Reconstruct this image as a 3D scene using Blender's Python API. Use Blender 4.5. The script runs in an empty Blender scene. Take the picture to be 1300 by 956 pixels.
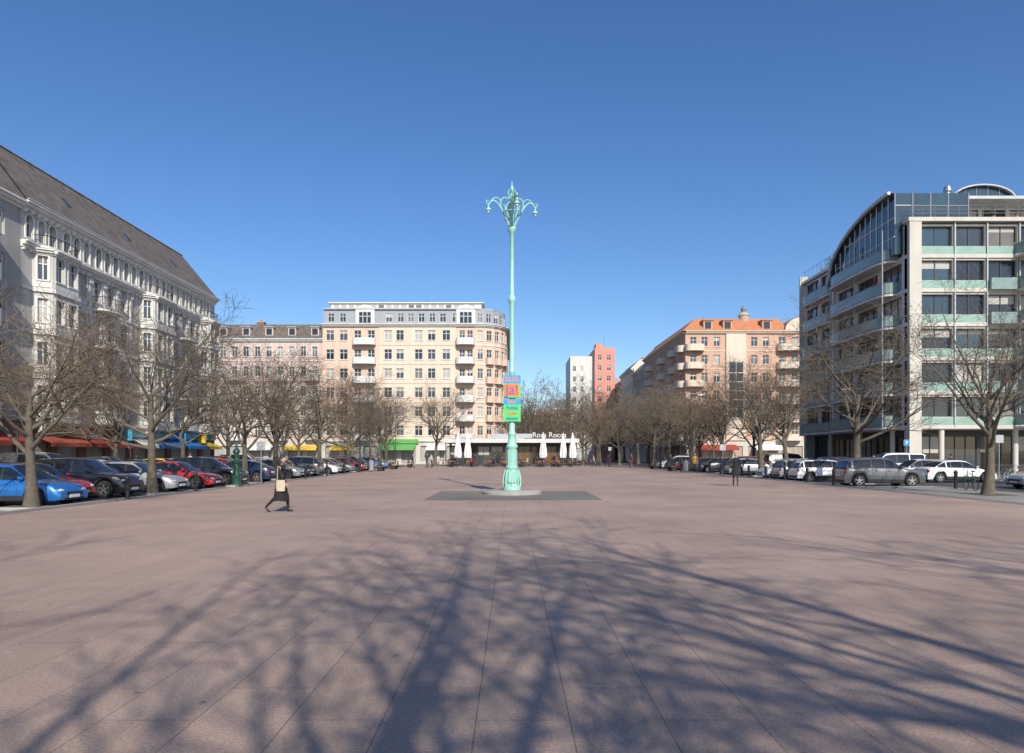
import bpy, bmesh, math, random
from mathutils import Vector, Matrix
R=random.Random(11)
scene=bpy.context.scene
V=Vector
# ------------------------------------------------------------------ materials
MATS={}
def new_mat(name):
    m=bpy.data.materials.new(name); m.use_nodes=True
    MATS[name]=m
    nt=m.node_tree; bs=nt.nodes['Principled BSDF']
    return m,nt,bs
def mat(name,col,rough=.8,var=.18,scale=3.0,bump=0.0,metal=0.0,streak=0.0,coat=0.0,spec=.5,bscale=None):
    m,nt,bs=new_mat(name)
    N=nt.nodes; Lk=nt.links
    tc=N.new('ShaderNodeTexCoord')
    no=N.new('ShaderNodeTexNoise'); no.inputs['Scale'].default_value=scale; no.inputs['Detail'].default_value=6
    Lk.new(tc.outputs['Object'],no.inputs['Vector'])
    mx=N.new('ShaderNodeMix'); mx.data_type='RGBA'
    c1=[max(0,c*(1-var*1.6)) for c in col]+[1]; c2=[min(1,c*(1+var*1.6)) for c in col]+[1]
    mx.inputs[6].default_value=c1; mx.inputs[7].default_value=c2
    Lk.new(no.outputs['Fac'],mx.inputs[0])
    out=mx.outputs[2]
    if streak>0:
        mp=N.new('ShaderNodeMapping'); mp.inputs['Scale'].default_value=(1.3,1.3,.14)
        n2=N.new('ShaderNodeTexNoise'); n2.inputs['Scale'].default_value=1.2; n2.inputs['Detail'].default_value=5
        Lk.new(tc.outputs['Object'],mp.inputs['Vector']); Lk.new(mp.outputs[0],n2.inputs['Vector'])
        rg=N.new('ShaderNodeMapRange'); rg.inputs[1].default_value=.42; rg.inputs[2].default_value=.72
        rg.inputs[3].default_value=1.0; rg.inputs[4].default_value=1-streak
        Lk.new(n2.outputs['Fac'],rg.inputs[0])
        m2=N.new('ShaderNodeMix'); m2.data_type='RGBA'; m2.blend_type='MULTIPLY'; m2.inputs[0].default_value=1
        Lk.new(out,m2.inputs[6]); Lk.new(rg.outputs[0],m2.inputs[7]); out=m2.outputs[2]
    Lk.new(out,bs.inputs['Base Color'])
    bs.inputs['Roughness'].default_value=rough; bs.inputs['Metallic'].default_value=metal
    bs.inputs['Coat Weight'].default_value=coat; bs.inputs['Coat Roughness'].default_value=.05
    bs.inputs['Specular IOR Level'].default_value=spec
    if bump>0:
        nb=N.new('ShaderNodeTexNoise'); nb.inputs['Scale'].default_value=bscale or scale*6; nb.inputs['Detail'].default_value=4
        Lk.new(tc.outputs['Object'],nb.inputs['Vector'])
        bp=N.new('ShaderNodeBump'); bp.inputs['Strength'].default_value=bump; bp.inputs['Distance'].default_value=.02
        Lk.new(nb.outputs['Fac'],bp.inputs['Height']); Lk.new(bp.outputs[0],bs.inputs['Normal'])
    return m
def paving(name,col,var,bw,rh,mortar,mcol,rot,stain=True,offset=.5,bscale=60):
    m,nt,bs=new_mat(name); N=nt.nodes; Lk=nt.links
    tc=N.new('ShaderNodeTexCoord'); mp=N.new('ShaderNodeMapping'); mp.inputs['Rotation'].default_value=(0,0,rot)
    mp.inputs['Location'].default_value=(.17,.23,0)
    Lk.new(tc.outputs['Object'],mp.inputs['Vector'])
    br=N.new('ShaderNodeTexBrick'); br.offset=offset
    br.inputs['Scale'].default_value=1; br.inputs['Brick Width'].default_value=bw; br.inputs['Row Height'].default_value=rh
    br.inputs['Mortar Size'].default_value=mortar; br.inputs['Mortar Smooth'].default_value=.3
    br.inputs['Color1'].default_value=[c*(1-var) for c in col]+[1]; br.inputs['Color2'].default_value=[c*(1+var) for c in col]+[1]
    br.inputs['Mortar'].default_value=list(mcol)+[1]
    Lk.new(mp.outputs[0],br.inputs['Vector'])
    n1=N.new('ShaderNodeTexNoise'); n1.inputs['Scale'].default_value=.22; n1.inputs['Detail'].default_value=8; n1.inputs['Roughness'].default_value=.68
    Lk.new(tc.outputs['Object'],n1.inputs['Vector'])
    r1=N.new('ShaderNodeMapRange'); r1.inputs[1].default_value=.3; r1.inputs[2].default_value=.7; r1.inputs[3].default_value=.76; r1.inputs[4].default_value=1.22
    Lk.new(n1.outputs['Fac'],r1.inputs[0])
    m1=N.new('ShaderNodeMix'); m1.data_type='RGBA'; m1.blend_type='MULTIPLY'; m1.inputs[0].default_value=1
    Lk.new(br.outputs['Color'],m1.inputs[6]); Lk.new(r1.outputs[0],m1.inputs[7])
    n2=N.new('ShaderNodeTexNoise'); n2.inputs['Scale'].default_value=45; n2.inputs['Detail'].default_value=6; n2.inputs['Roughness'].default_value=.7
    Lk.new(tc.outputs['Object'],n2.inputs['Vector'])
    r2=N.new('ShaderNodeMapRange'); r2.inputs[1].default_value=.3; r2.inputs[2].default_value=.7; r2.inputs[3].default_value=.64; r2.inputs[4].default_value=1.36
    Lk.new(n2.outputs['Fac'],r2.inputs[0])
    m2=N.new('ShaderNodeMix'); m2.data_type='RGBA'; m2.blend_type='MULTIPLY'; m2.inputs[0].default_value=1
    Lk.new(m1.outputs[2],m2.inputs[6]); Lk.new(r2.outputs[0],m2.inputs[7])
    out=m2.outputs[2]
    if stain:
        def spots(out,scale,r0,r1,amt,col,loc):
            mpp=N.new('ShaderNodeMapping'); mpp.inputs['Location'].default_value=loc; Lk.new(tc.outputs['Object'],mpp.inputs['Vector'])
            vo=N.new('ShaderNodeTexVoronoi'); vo.inputs['Scale'].default_value=scale
            Lk.new(mpp.outputs[0],vo.inputs['Vector'])
            r3=N.new('ShaderNodeMapRange'); r3.inputs[1].default_value=r0; r3.inputs[2].default_value=r1; r3.inputs[3].default_value=amt; r3.inputs[4].default_value=0
            Lk.new(vo.outputs['Distance'],r3.inputs[0])
            m3=N.new('ShaderNodeMix'); m3.data_type='RGBA'; m3.inputs[7].default_value=col
            Lk.new(r3.outputs[0],m3.inputs[0]); Lk.new(out,m3.inputs[6]); return m3.outputs[2]
        out=spots(out,1.6,.03,.055,.6,(.1,.075,.065,1),(0,0,0))
        out=spots(out,2.9,.03,.05,.4,(.14,.1,.08,1),(1.3,5.2,0))
        out=spots(out,.7,.014,.03,.75,(.62,.56,.52,1),(4.3,1.7,0))
        n4=N.new('ShaderNodeTexNoise'); n4.inputs['Scale'].default_value=.9; n4.inputs['Detail'].default_value=10; n4.inputs['Roughness'].default_value=.7
        mp4=N.new('ShaderNodeMapping'); mp4.inputs['Location'].default_value=(3.1,7.7,0)
        Lk.new(tc.outputs['Object'],mp4.inputs['Vector']); Lk.new(mp4.outputs[0],n4.inputs['Vector'])
        r4=N.new('ShaderNodeMapRange'); r4.inputs[1].default_value=.62; r4.inputs[2].default_value=.76; r4.inputs[3].default_value=0; r4.inputs[4].default_value=.5
        Lk.new(n4.outputs['Fac'],r4.inputs[0])
        m4=N.new('ShaderNodeMix'); m4.data_type='RGBA'; m4.inputs[7].default_value=(.55,.48,.44,1)
        Lk.new(r4.outputs[0],m4.inputs[0]); Lk.new(out,m4.inputs[6]); out=m4.outputs[2]
    Lk.new(out,bs.inputs['Base Color'])
    bs.inputs['Roughness'].default_value=.8
    bp=N.new('ShaderNodeBump'); bp.inputs['Strength'].default_value=.35; bp.inputs['Distance'].default_value=.006
    ad=N.new('ShaderNodeMath'); ad.operation='SUBTRACT'
    Lk.new(n2.outputs['Fac'],ad.inputs[0]); Lk.new(br.outputs['Fac'],ad.inputs[1])
    Lk.new(ad.outputs[0],bp.inputs['Height']); Lk.new(bp.outputs[0],bs.inputs['Normal'])
    return m
def glassm(name,col,rough=.04,spec=.8,var=.3):
    m=mat(name,col,rough,var,.6,spec=spec); return m

paving('plaza',(.365,.262,.205),.035,1.2,.6,.0045,(.17,.125,.1),math.pi/2)
paving('plaza_patch',(.185,.165,.13),.05,.5,.5,.008,(.07,.06,.05),0,False)
paving('sidewalk',(.29,.265,.23),.08,.6,.6,.012,(.14,.13,.12),math.pi/4,False)
paving('setts',(.23,.205,.175),.25,.1,.1,.012,(.1,.09,.08),0,False)
mat('asphalt',(.065,.064,.066),.85,.2,1.5,.3,bscale=80)
mat('ground',(.13,.12,.105),.9,.2,.4,.2)
mat('kerb',(.38,.36,.33),.75,.2,4,.3)
mat('roadpaint',(.7,.7,.68),.7,.15,8)
mat('soil',(.11,.085,.06),.95,.3,9,.6)
mat('leaf',(.06,.10,.03),.8,.3,6)
mat('bark',(.125,.105,.078),.95,.35,5,.8,bscale=40)
mat('twig',(.13,.105,.078),.9,.2,2)
mat('twig_red',(.17,.122,.08),.9,.2,2)
# masonry
mat('white_stucco',(.52,.50,.46),.85,.10,.8,.2,streak=.3,bscale=25)
mat('white_trim',(.68,.665,.63),.8,.08,1.5,streak=.15)
mat('grey_stucco',(.38,.365,.34),.85,.12,.8,.15,streak=.25)
mat('pink_stucco',(.62,.48,.42),.85,.08,.5,streak=.12)
mat('cream_stucco',(.68,.575,.455),.85,.06,.5,streak=.1)
mat('salmon_stucco',(.66,.49,.38),.85,.06,.5,streak=.12)
mat('orange_stucco',(.58,.37,.27),.85,.07,.5,streak=.12)
mat('tan_stucco',(.42,.35,.28),.85,.08,.5,streak=.2)
mat('beige_conc',(.55,.52,.46),.8,.06,.6,streak=.15)
mat('white_panel',(.62,.61,.58),.6,.05,1,streak=.12)
mat('brownstone',(.2,.1,.07),.8,.15,2,.2)
mat('green_panel',(.25,.38,.32),.35,.15,1.2,coat=.3)
mat('slate',(.2,.21,.22),.7,.2,2.5,.4,bscale=20)
mat('slate_blue',(.3,.33,.36),.6,.1,2)
mat('tile_brown',(.15,.125,.105),.85,.4,1.6,.6,bscale=14,streak=.35)
mat('tile_orange',(.48,.19,.09),.8,.2,2,.6,bscale=14)
mat('red_wall',(.62,.27,.21),.8,.08,.5)
mat('zinc',(.4,.42,.43),.5,.15,1.5,metal=.3)
mat('dark_metal',(.04,.042,.045),.45,.2,5,metal=.4)
mat('steel',(.45,.46,.47),.35,.1,5,metal=.8)
mat('frame_white',(.7,.7,.68),.5,.05,4)
mat('frame_dark',(.05,.05,.05),.5,.1,4)
glassm('glass_a',(.02,.026,.032))
glassm('glass_b',(.045,.055,.065),.08)
glassm('glass_c',(.16,.15,.135),.12,.6)
glassm('curtain',(.42,.40,.36),.25,.5,.12)
glassm('glass_blue',(.03,.06,.08),.05,.9)
glassm('shop_glass',(.025,.022,.02),.1)
glassm('shop_warm',(.12,.07,.03),.15)
mat('rail_glass',(.22,.30,.28),.08,.15,2)
mat('awn_red',(.34,.05,.03),.8,.15,3)
mat('awn_orange',(.36,.08,.04),.8,.15,3)
mat('awn_green',(.12,.36,.1),.8,.15,3)
mat('awn_yellow',(.75,.5,.05),.8,.1,3)
mat('awn_blue',(.02,.16,.42),.8,.1,3)
mat('awn_white',(.74,.73,.7),.8,.08,3)
mat('blue_sign',(.03,.22,.5),.5,.1,3)
mat('cyan_sign',(.05,.45,.62),.5,.1,3)
mat('mint',(.31,.60,.50),.5,.12,3,.1,coat=.15,streak=.2)
mat('stone_base',(.33,.32,.28),.8,.2,3,.4)
mat('pump_green',(.015,.075,.045),.4,.15,4,coat=.4)
mat('p_green',(.08,.55,.14),.5,.03,4)
mat('p_cyan',(.02,.3,.62),.5,.03,4)
mat('p_red',(.75,.05,.02),.5,.03,4)
mat('p_orange',(.85,.17,.03),.5,.03,4)
mat('p_blue',(.02,.09,.42),.5,.03,4)
mat('p_yellow',(.85,.75,.1),.5,.03,4)
mat('rubber',(.025,.025,.026),.8,.15,8)
mat('alloy',(.5,.5,.51),.3,.1,8,metal=.8)
mat('plastic',(.03,.03,.032),.6,.1,8)
mat('gap',(.01,.01,.01),.8,.1,8)
glassm('car_glass',(.015,.018,.02),.03,.9)
mat('headlight',(.6,.62,.65),.1,.1,6,coat=1)
mat('taillight',(.4,.01,.01),.2,.1,6,coat=1)
mat('plate',(.75,.75,.74),.4,.05,6)
PAINTS={'blue':(.02,.16,.48),'red':(.45,.02,.02),'black':(.012,.012,.014),'silver':(.38,.39,.4),'white':(.72,.72,.71),
 'grey':(.12,.125,.13),'darkblue':(.015,.03,.09),'dkred':(.2,.015,.02),'yellow':(.75,.5,.02),'beige':(.38,.34,.28)}
for k,c in PAINTS.items(): mat('paint_'+k,c,.32,.04,1,metal=.25 if k in('silver','grey','blue') else 0,coat=.9)
mat('skin',(.5,.3,.22),.6,.08,10)
mat('hair',(.035,.022,.015),.7,.2,30)
mat('hair_grey',(.25,.24,.23),.7,.2,30)
mat('cloth_black',(.016,.016,.018),.9,.25,12,.3)
mat('cloth_dark',(.04,.042,.05),.9,.2,12)
mat('cloth_navy',(.03,.045,.09),.9,.2,12)
mat('cloth_mustard',(.38,.22,.04),.9,.15,12)
mat('cloth_beige',(.5,.42,.3),.9,.12,12)
mat('cloth_red',(.35,.04,.04),.9,.15,12)
mat('cloth_white',(.6,.6,.58),.9,.1,12)
mat('shoe',(.02,.018,.016),.5,.1,12)
mat('wood',(.25,.14,.07),.7,.2,6)

# ------------------------------------------------------------------ mesh builder
class MB:
    def __init__(s): s.v=[];s.f=[];s.m=[];s.s=[];s.names=[]
    def mi(s,n):
        if n not in s.names: s.names.append(n)
        return s.names.index(n)
    def face(s,pts,m,sm=False):
        i=len(s.v); s.v.extend([tuple(p) for p in pts]); s.f.append(tuple(range(i,i+len(pts)))); s.m.append(s.mi(m)); s.s.append(sm)
    def hexa(s,p,m):
        i=len(s.v); s.v.extend([tuple(q) for q in p]); k=s.mi(m)
        for f in ((0,3,2,1),(4,5,6,7),(0,1,5,4),(1,2,6,5),(2,3,7,6),(3,0,4,7)):
            s.f.append(tuple(i+j for j in f)); s.m.append(k); s.s.append(False)
    def box(s,x0,x1,y0,y1,z0,z1,m):
        s.hexa([(x0,y0,z0),(x1,y0,z0),(x1,y1,z0),(x0,y1,z0),(x0,y0,z1),(x1,y0,z1),(x1,y1,z1),(x0,y1,z1)],m)
    def grid(s,rows,m,sm=True,closed=False,flip=False):
        i=len(s.v); nr=len(rows); nc=len(rows[0])
        for r in rows: s.v.extend([tuple(p) for p in r])
        for a in range(nr-1):
            for c in range(nc if closed else nc-1):
                d=(c+1)%nc
                mm=m(a,c) if callable(m) else m
                if mm is None: continue
                q=(i+a*nc+c,i+a*nc+d,i+(a+1)*nc+d,i+(a+1)*nc+c)
                s.f.append(q[::-1] if flip else q); s.m.append(s.mi(mm)); s.s.append(sm)
    def tube(s,pts,rad,n,m,sm=True,cap=True):
        pts=[V(p) for p in pts]
        if not isinstance(rad,(list,tuple)): rad=[rad]*len(pts)
        d=(pts[-1]-pts[0]); 
        if d.length<1e-6: d=pts[1]-pts[0]
        d.normalize()
        ref=V((0,0,1)) if abs(d.z)<.7 else V((1,0,0))
        rows=[]
        for k,p in enumerate(pts):
            t=(pts[min(k+1,len(pts)-1)]-pts[max(k-1,0)]).normalized()
            a=t.cross(ref)
            if a.length<1e-4: a=t.orthogonal()
            a.normalize(); b=t.cross(a)
            rows.append([p+(a*math.cos(2*math.pi*j/n)+b*math.sin(2*math.pi*j/n))*rad[k] for j in range(n)])
        s.grid(rows,m,sm,True)
        if cap:
            s.face(rows[-1],m)
            s.face(rows[0][::-1],m)
    def lathe(s,prof,n,m,c=(0,0,0),sm=True,axis='z'):
        rows=[]
        for (r,z) in prof:
            row=[]
            for j in range(n):
                a=2*math.pi*j/n
                if axis=='z': p=(c[0]+r*math.cos(a),c[1]+r*math.sin(a),c[2]+z)
                elif axis=='y': p=(c[0]+r*math.cos(a),c[1]+z,c[2]+r*math.sin(a))
                else: p=(c[0]+z,c[1]+r*math.cos(a),c[2]+r*math.sin(a))
                row.append(p)
            rows.append(row)
        s.grid(rows,m,sm,True)
    def ell(s,c,r,m,n=10,k=7,rot=None):
        rows=[]
        for i in range(k+1):
            ph=-math.pi/2+math.pi*i/k
            row=[]
            for j in range(n):
                a=2*math.pi*j/n
                p=V((r[0]*math.cos(ph)*math.cos(a),r[1]*math.cos(ph)*math.sin(a),r[2]*math.sin(ph)))
                if rot: p=rot@p
                row.append(V(c)+p)
            rows.append(row)
        s.grid(rows,m,True,True)
    def mesh(s,name,sharp=40):
        me=bpy.data.meshes.new(name)
        me.from_pydata(s.v,[],s.f)
        for n in s.names: me.materials.append(MATS[n])
        me.polygons.foreach_set('material_index',s.m)
        me.polygons.foreach_set('use_smooth',s.s)
        me.update()
        if any(s.s) and sharp:
            try: me.set_sharp_from_angle(angle=math.radians(sharp))
            except Exception: pass
        return me
    def obj(s,name,parent=None,loc=(0,0,0),rz=0,sharp=40):
        return put(name,s.mesh(name,sharp),loc,rz,1,parent)
def put(name,me,loc=(0,0,0),rz=0,sc=1,parent=None):
    o=bpy.data.objects.new(name,me); scene.collection.objects.link(o)
    o.location=loc; o.rotation_euler=(0,0,rz)
    o.scale=(sc,sc,sc) if not isinstance(sc,tuple) else sc
    if parent: o.parent=parent
    return o
def empty(name,loc=(0,0,0),rz=0):
    o=bpy.data.objects.new(name,None); scene.collection.objects.link(o); o.location=loc; o.rotation_euler=(0,0,rz); o.empty_display_size=.5
    return o
def text(name,body,size,m,loc,rot,parent,ext=.01,align='CENTER',sx=1,off=.012):
    c=bpy.data.curves.new(name,'FONT'); c.body=body; c.size=size; c.extrude=ext; c.align_x=align; c.align_y='CENTER'
    c.materials.append(MATS[m]); c.offset=size*off
    o=bpy.data.objects.new(name,c); scene.collection.objects.link(o); o.location=loc; o.rotation_euler=rot; o.scale=(sx,1,1); o.parent=parent
    return o

# ------------------------------------------------------------------ facade frame
class Fr:
    def __init__(s,p0,p1=None,u=None,L=None):
        s.o=V((p0[0],p0[1],0))
        if p1 is not None:
            d=V((p1[0]-p0[0],p1[1]-p0[1],0)); s.L=d.length; s.u=d.normalized()
        else: s.u=V((u[0],u[1],0)).normalized(); s.L=L
        s.n=V((s.u.y,-s.u.x,0))
    def P(s,u,z,d=0): return s.o+s.u*u+s.n*d+V((0,0,z))
def fbox(b,fr,u0,u1,z0,z1,d0,d1,m):
    P=fr.P
    b.hexa([P(u0,z0,d1),P(u1,z0,d1),P(u1,z0,d0),P(u0,z0,d0),P(u0,z1,d1),P(u1,z1,d1),P(u1,z1,d0),P(u0,z1,d0)],m)
def pick(g):
    return R.choice(g)
GL=['glass_a','glass_a','glass_b','glass_b','glass_c','curtain']
def window(b,fr,u0,u1,z0,z1,d,frame='frame_white',gl=None,rev=.2,style='case',t=.06):
    P=fr.P; gd=d-rev
    g=pick(gl or GL)
    if g!='curtain' and R.random()<.3 and z1-z0>1.2:
        zz=z1-(z1-z0)*R.uniform(.2,.5)
        b.face([P(u0,z0,gd),P(u1,z0,gd),P(u1,zz,gd),P(u0,zz,gd)],g)
        b.face([P(u0,zz,gd),P(u1,zz,gd),P(u1,z1,gd),P(u0,z1,gd)],'curtain' if R.random()<.6 else 'glass_c')
    else: b.face([P(u0,z0,gd),P(u1,z0,gd),P(u1,z1,gd),P(u0,z1,gd)],g)
    f0,f1=gd-.01,gd+.05
    fbox(b,fr,u0,u0+t,z0,z1,f0,f1,frame); fbox(b,fr,u1-t,u1,z0,z1,f0,f1,frame)
    fbox(b,fr,u0+t,u1-t,z0,z0+t,f0,f1,frame); fbox(b,fr,u0+t,u1-t,z1-t,z1,f0,f1,frame)
    if style=='case':
        um=(u0+u1)/2; zt=z0+(z1-z0)*.68
        fbox(b,fr,um-.035,um+.035,z0+t,z1-t,f0,f1+.01,frame)
        fbox(b,fr,u0+t,u1-t,zt-.03,zt+.03,f0,f1-.004,frame)
    elif style=='multi':
        n=max(2,int((u1-u0)/.9))
        for k in range(1,n):
            um=u0+(u1-u0)*k/n; fbox(b,fr,um-.03,um+.03,z0+t,z1-t,f0,f1+.01,frame)
def wall(b,fr,u0,u1,z0,z1,ops,m,d=0,rev=.2,frame='frame_white',gl=None,style='case',sill=None,hood=None,arch=False,glaze=True):
    P=fr.P
    us=sorted(set([round(u0,3),round(u1,3)]+[round(x,3) for o in ops for x in o[:2]]))
    zs=sorted(set([round(z0,3),round(z1,3)]+[round(x,3) for o in ops for x in o[2:4]]))
    for a,c in zip(us,us[1:]):
        um=(a+c)/2
        run=None
        for e,f in zip(zs,zs[1:]):
            zm=(e+f)/2
            inside=any(o[0]<um<o[1] and o[2]<zm<o[3] for o in ops)
            if not inside:
                if run is None: run=[e,f]
                else: run[1]=f
            if inside or f==zs[-1]:
                if run: b.face([P(a,run[0],d),P(c,run[0],d),P(c,run[1],d),P(a,run[1],d)],m); run=None
    for o in ops:
        a,c,e,f=o[:4]; r=d-rev
        b.face([P(a,e,d),P(a,e,r),P(a,f,r),P(a,f,d)],m); b.face([P(c,e,r),P(c,e,d),P(c,f,d),P(c,f,r)],m)
        b.face([P(a,f,d),P(a,f,r),P(c,f,r),P(c,f,d)],m); b.face([P(a,e,r),P(a,e,d),P(c,e,d),P(c,e,r)],m)
        if glaze: window(b,fr,a,c,e,f,d,frame,gl,rev,style)
        if arch:
            w=(c-a)/2; cu=(a+c)/2; n=6
            for sg in (-1,1):
                pts=[P(cu+sg*w,f,d+.003)]
                for k in range(n+1):
                    an=math.pi/2*k/n
                    pts.append(P(cu+sg*w*math.cos(an),f-w+w*math.sin(an),d+.003))
                if sg>0: pts=pts[::-1]
                b.face(pts,m)
        if sill: fbox(b,fr,a-.12,c+.12,e-.12,e,d-.02,d+.12,sill)
        if hood=='surr':
            for (x0,x1,y0,y1) in ((a-.14,a,e,f+.14),(c,c+.14,e,f+.14),(a,c,f,f+.14)):
                fbox(b,fr,x0,x1,y0,y1,d-.01,d+.06,sill or m)
        if hood=='ped':
            fbox(b,fr,a-.14,a,e,f+.1,d-.01,d+.07,sill); fbox(b,fr,c,c+.14,e,f+.1,d-.01,d+.07,sill)
            fbox(b,fr,a-.25,c+.25,f+.1,f+.22,d-.01,d+.22,sill)
            cu=(a+c)/2
            q=[P(a-.25,f+.22,d),P(c+.25,f+.22,d),P(cu,f+.5,d),P(a-.25,f+.22,d+.2),P(c+.25,f+.22,d+.2),P(cu,f+.5,d+.2)]
            b.face([q[3],q[4],q[5]],sill); b.face([q[3],q[5],q[2],q[0]],sill); b.face([q[4],q[1],q[2],q[5]],sill)
def band(b,fr,u0,u1,z,h,d,m,base=0): fbox(b,fr,u0,u1,z,z+h,base-.01,base+d,m)
def cornice(b,fr,u0,u1,z,m,base=0,k=1.0):
    fbox(b,fr,u0,u1,z,z+.2*k,base-.01,base+.18*k,m); fbox(b,fr,u0,u1,z+.2*k,z+.42*k,base-.01,base+.42*k,m); fbox(b,fr,u0,u1,z+.42*k,z+.55*k,base-.01,base+.6*k,m)
def curvepts(uc,w,dep,n=8,sq=.6):
    pts=[]
    for k in range(n+1):
        a=math.pi*k/n
        x=-math.copysign(abs(math.cos(a))**sq,math.cos(a))*w/2; y=abs(math.sin(a))**sq*dep
        pts.append((uc+x,y))
    return pts
def balcony(b,fr,uc,z,w,dep,par='white_trim',h=1.0,rail=None,n=8,sq=.6,base=0,slabm=None):
    P=fr.P; o=curvepts(uc,w,dep,n,sq); i=curvepts(uc,w-.2,dep-.1,n,sq)
    slabm=slabm or par
    b.face([P(u,z,base+d) for u,d in o][::-1],slabm); 
    b.face([P(u,z+.18,base+d) for u,d in o],slabm)
    for (a,c),(ai,ci) in zip(zip(o,o[1:]),zip(i,i[1:])):
        b.face([P(a[0],z,base+a[1]),P(c[0],z,base+c[1]),P(c[0],z+.18,base+c[1]),P(a[0],z+.18,base+a[1])],slabm)
        zt=z+.18+h
        if rail is None:
            b.face([P(a[0],z+.18,base+a[1]),P(c[0],z+.18,base+c[1]),P(c[0],zt,base+c[1]),P(a[0],zt,base+a[1])],par)
            b.face([P(ci[0],z+.18,base+ci[1]),P(ai[0],z+.18,base+ai[1]),P(ai[0],zt,base+ai[1]),P(ci[0],zt,base+ci[1])],par)
            b.face([P(a[0],zt,base+a[1]),P(c[0],zt,base+c[1]),P(ci[0],zt,base+ci[1]),P(ai[0],zt,base+ai[1])],par)
        else:
            if rail!='bars':
                b.face([P(a[0],z+.25,base+a[1]-.03),P(c[0],z+.25,base+c[1]-.03),P(c[0],zt-.06,base+c[1]-.03),P(a[0],zt-.06,base+a[1]-.03)],rail)
            else:
                m=max(2,int(math.hypot(c[0]-a[0],c[1]-a[1])/.14))
                for k in range(m):
                    t=k/m; uu=a[0]+(c[0]-a[0])*t; dd=a[1]+(c[1]-a[1])*t-.03
                    b.tube([P(uu,z+.18,base+dd),P(uu,zt,base+dd)],.014,3,'dark_metal',False,False)
            b.tube([P(a[0],zt,base+a[1]-.03),P(c[0],zt,base+c[1]-.03)],.03,4,'steel' if rail!='bars' else 'dark_metal',False)
def plant(b,c,r,h,rnd,n=60):
    # potted shrub: pot and many leaf faces
    b.lathe([(.12,0),(.17,.3),(0,.3)],8,'tile_orange',c)
    for _ in range(n):
        d=V((rnd.gauss(0,.45),rnd.gauss(0,.45),rnd.random())); p=V(c)+V((d.x*r,d.y*r,.3+d.z*h))
        a=V((rnd.gauss(0,1),rnd.gauss(0,1),rnd.gauss(0,1))).normalized()*.1; e=a.orthogonal().normalized()*.05
        b.face([p-a,p+e,p+a,p-e],'leaf')
def prism(b,poly,z0,z1,m,top=None):
    n=len(poly)
    b.face([(x,y,z1) for x,y in poly],top or m); b.face([(x,y,z0) for x,y in poly][::-1],m)
    for k in range(n):
        a=poly[k]; c=poly[(k+1)%n]
        b.face([(a[0],a[1],z0),(c[0],c[1],z0),(c[0],c[1],z1),(a[0],a[1],z1)],m)
def awning(b,fr,u0,u1,z,dep,drop,m,base=0):
    P=fr.P
    b.hexa([P(u0,z-drop,base+dep),P(u1,z-drop,base+dep),P(u1,z,base),P(u0,z,base),P(u0,z-drop+.06,base+dep),P(u1,z-drop+.06,base+dep),P(u1,z+.06,base),P(u0,z+.06,base)],m)
    b.hexa([P(u0,z-drop-.25,base+dep),P(u1,z-drop-.25,base+dep),P(u1,z-drop-.25,base+dep-.02),P(u0,z-drop-.25,base+dep-.02),P(u0,z-drop,base+dep),P(u1,z-drop,base+dep),P(u1,z-drop,base+dep-.02),P(u0,z-drop,base+dep-.02)],m)
def shops(b,fr,u0,u1,h,m,n,gl=('shop_glass','shop_glass','shop_warm','glass_b'),frame='frame_dark'):
    w=(u1-u0)/n; ops=[]
    for k in range(n):
        a=u0+k*w+.45; c=u0+(k+1)*w-.45
        ops.append((a,c,.15 if k%3==1 else .6,h-1.0))
    wall(b,fr,u0,u1,-.12,h,ops,m,rev=.35,frame=frame,gl=list(gl),style='multi')
def chimney(b,x,y,z0,z1,m='tile_brown',w=.5,l=1.0):
    b.box(x-w,x+w,y-l,y+l,z0,z1,m); b.box(x-w-.06,x+w+.06,y-l-.06,y+l+.06,z1,z1+.12,'kerb')
    for k in (-.5,0,.5): b.lathe([(.12,0),(.12,.4),(0.0,.4)],8,'tile_orange',(x,y+k*l,z1+.12))

# ------------------------------------------------------------------ GROUND
b=MB(); b.face([(-1500,-600,-.124),(1500,-600,-.124),(1500,2500,-.124),(-1500,2500,-.124)],'ground'); b.obj('ground')
b=MB()
def sheet(x0,x1,y0,y1,z,m,bb): bb.face([(x0,y0,z),(x1,y0,z),(x1,y1,z),(x0,y1,z)],m)
sheet(-32,-15.1,-60,110,-.12,'asphalt',b)
sheet(18.2,30.9,36.5,360,-.12,'asphalt',b); sheet(22.6,30.9,-60,36.5,-.12,'asphalt',b)
sheet(-90,-32,84.5,116,-.12,'asphalt',b); sheet(-32,18.2,110.5,116.5,-.12,'asphalt',b); sheet(-32,-15.1,110,110.5,-.12,'asphalt',b)
sheet(-.5,18.2,116.5,360,-.12,'asphalt',b); sheet(30.9,90,81,117,-.12,'asphalt',b)
b.obj('road')
b=MB()
for y in range(-58,84,3):
    sheet(-20.6,-15.5,y,y+.1,-.116,'roadpaint',b)
for y in range(40,96,3): sheet(18.6,23.6,y-.5,y-.4,-.116,'roadpaint',b)
for y in range(-50,110,6): sheet(-23.4,-23.28,y,y+3,-.116,'roadpaint',b)
b.obj('road_markings')
b=MB()
b.face([(-14.3,-60,0),(17.2,-60,0),(17.2,97,0),(-14.3,97,0)],'plaza')
b.obj('plaza_paving')
b=MB()
for (x0,x1,y0,y1) in ((-15.0,-14.3,-60,97),(17.2,18.05,-60,97),(18.05,22.45,-60,36.3),(-15,18.05,97,110.2)):
    sheet(x0,x1,y0,y1,0,'setts' if x1-x0<1 else 'sidewalk',b)
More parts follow.
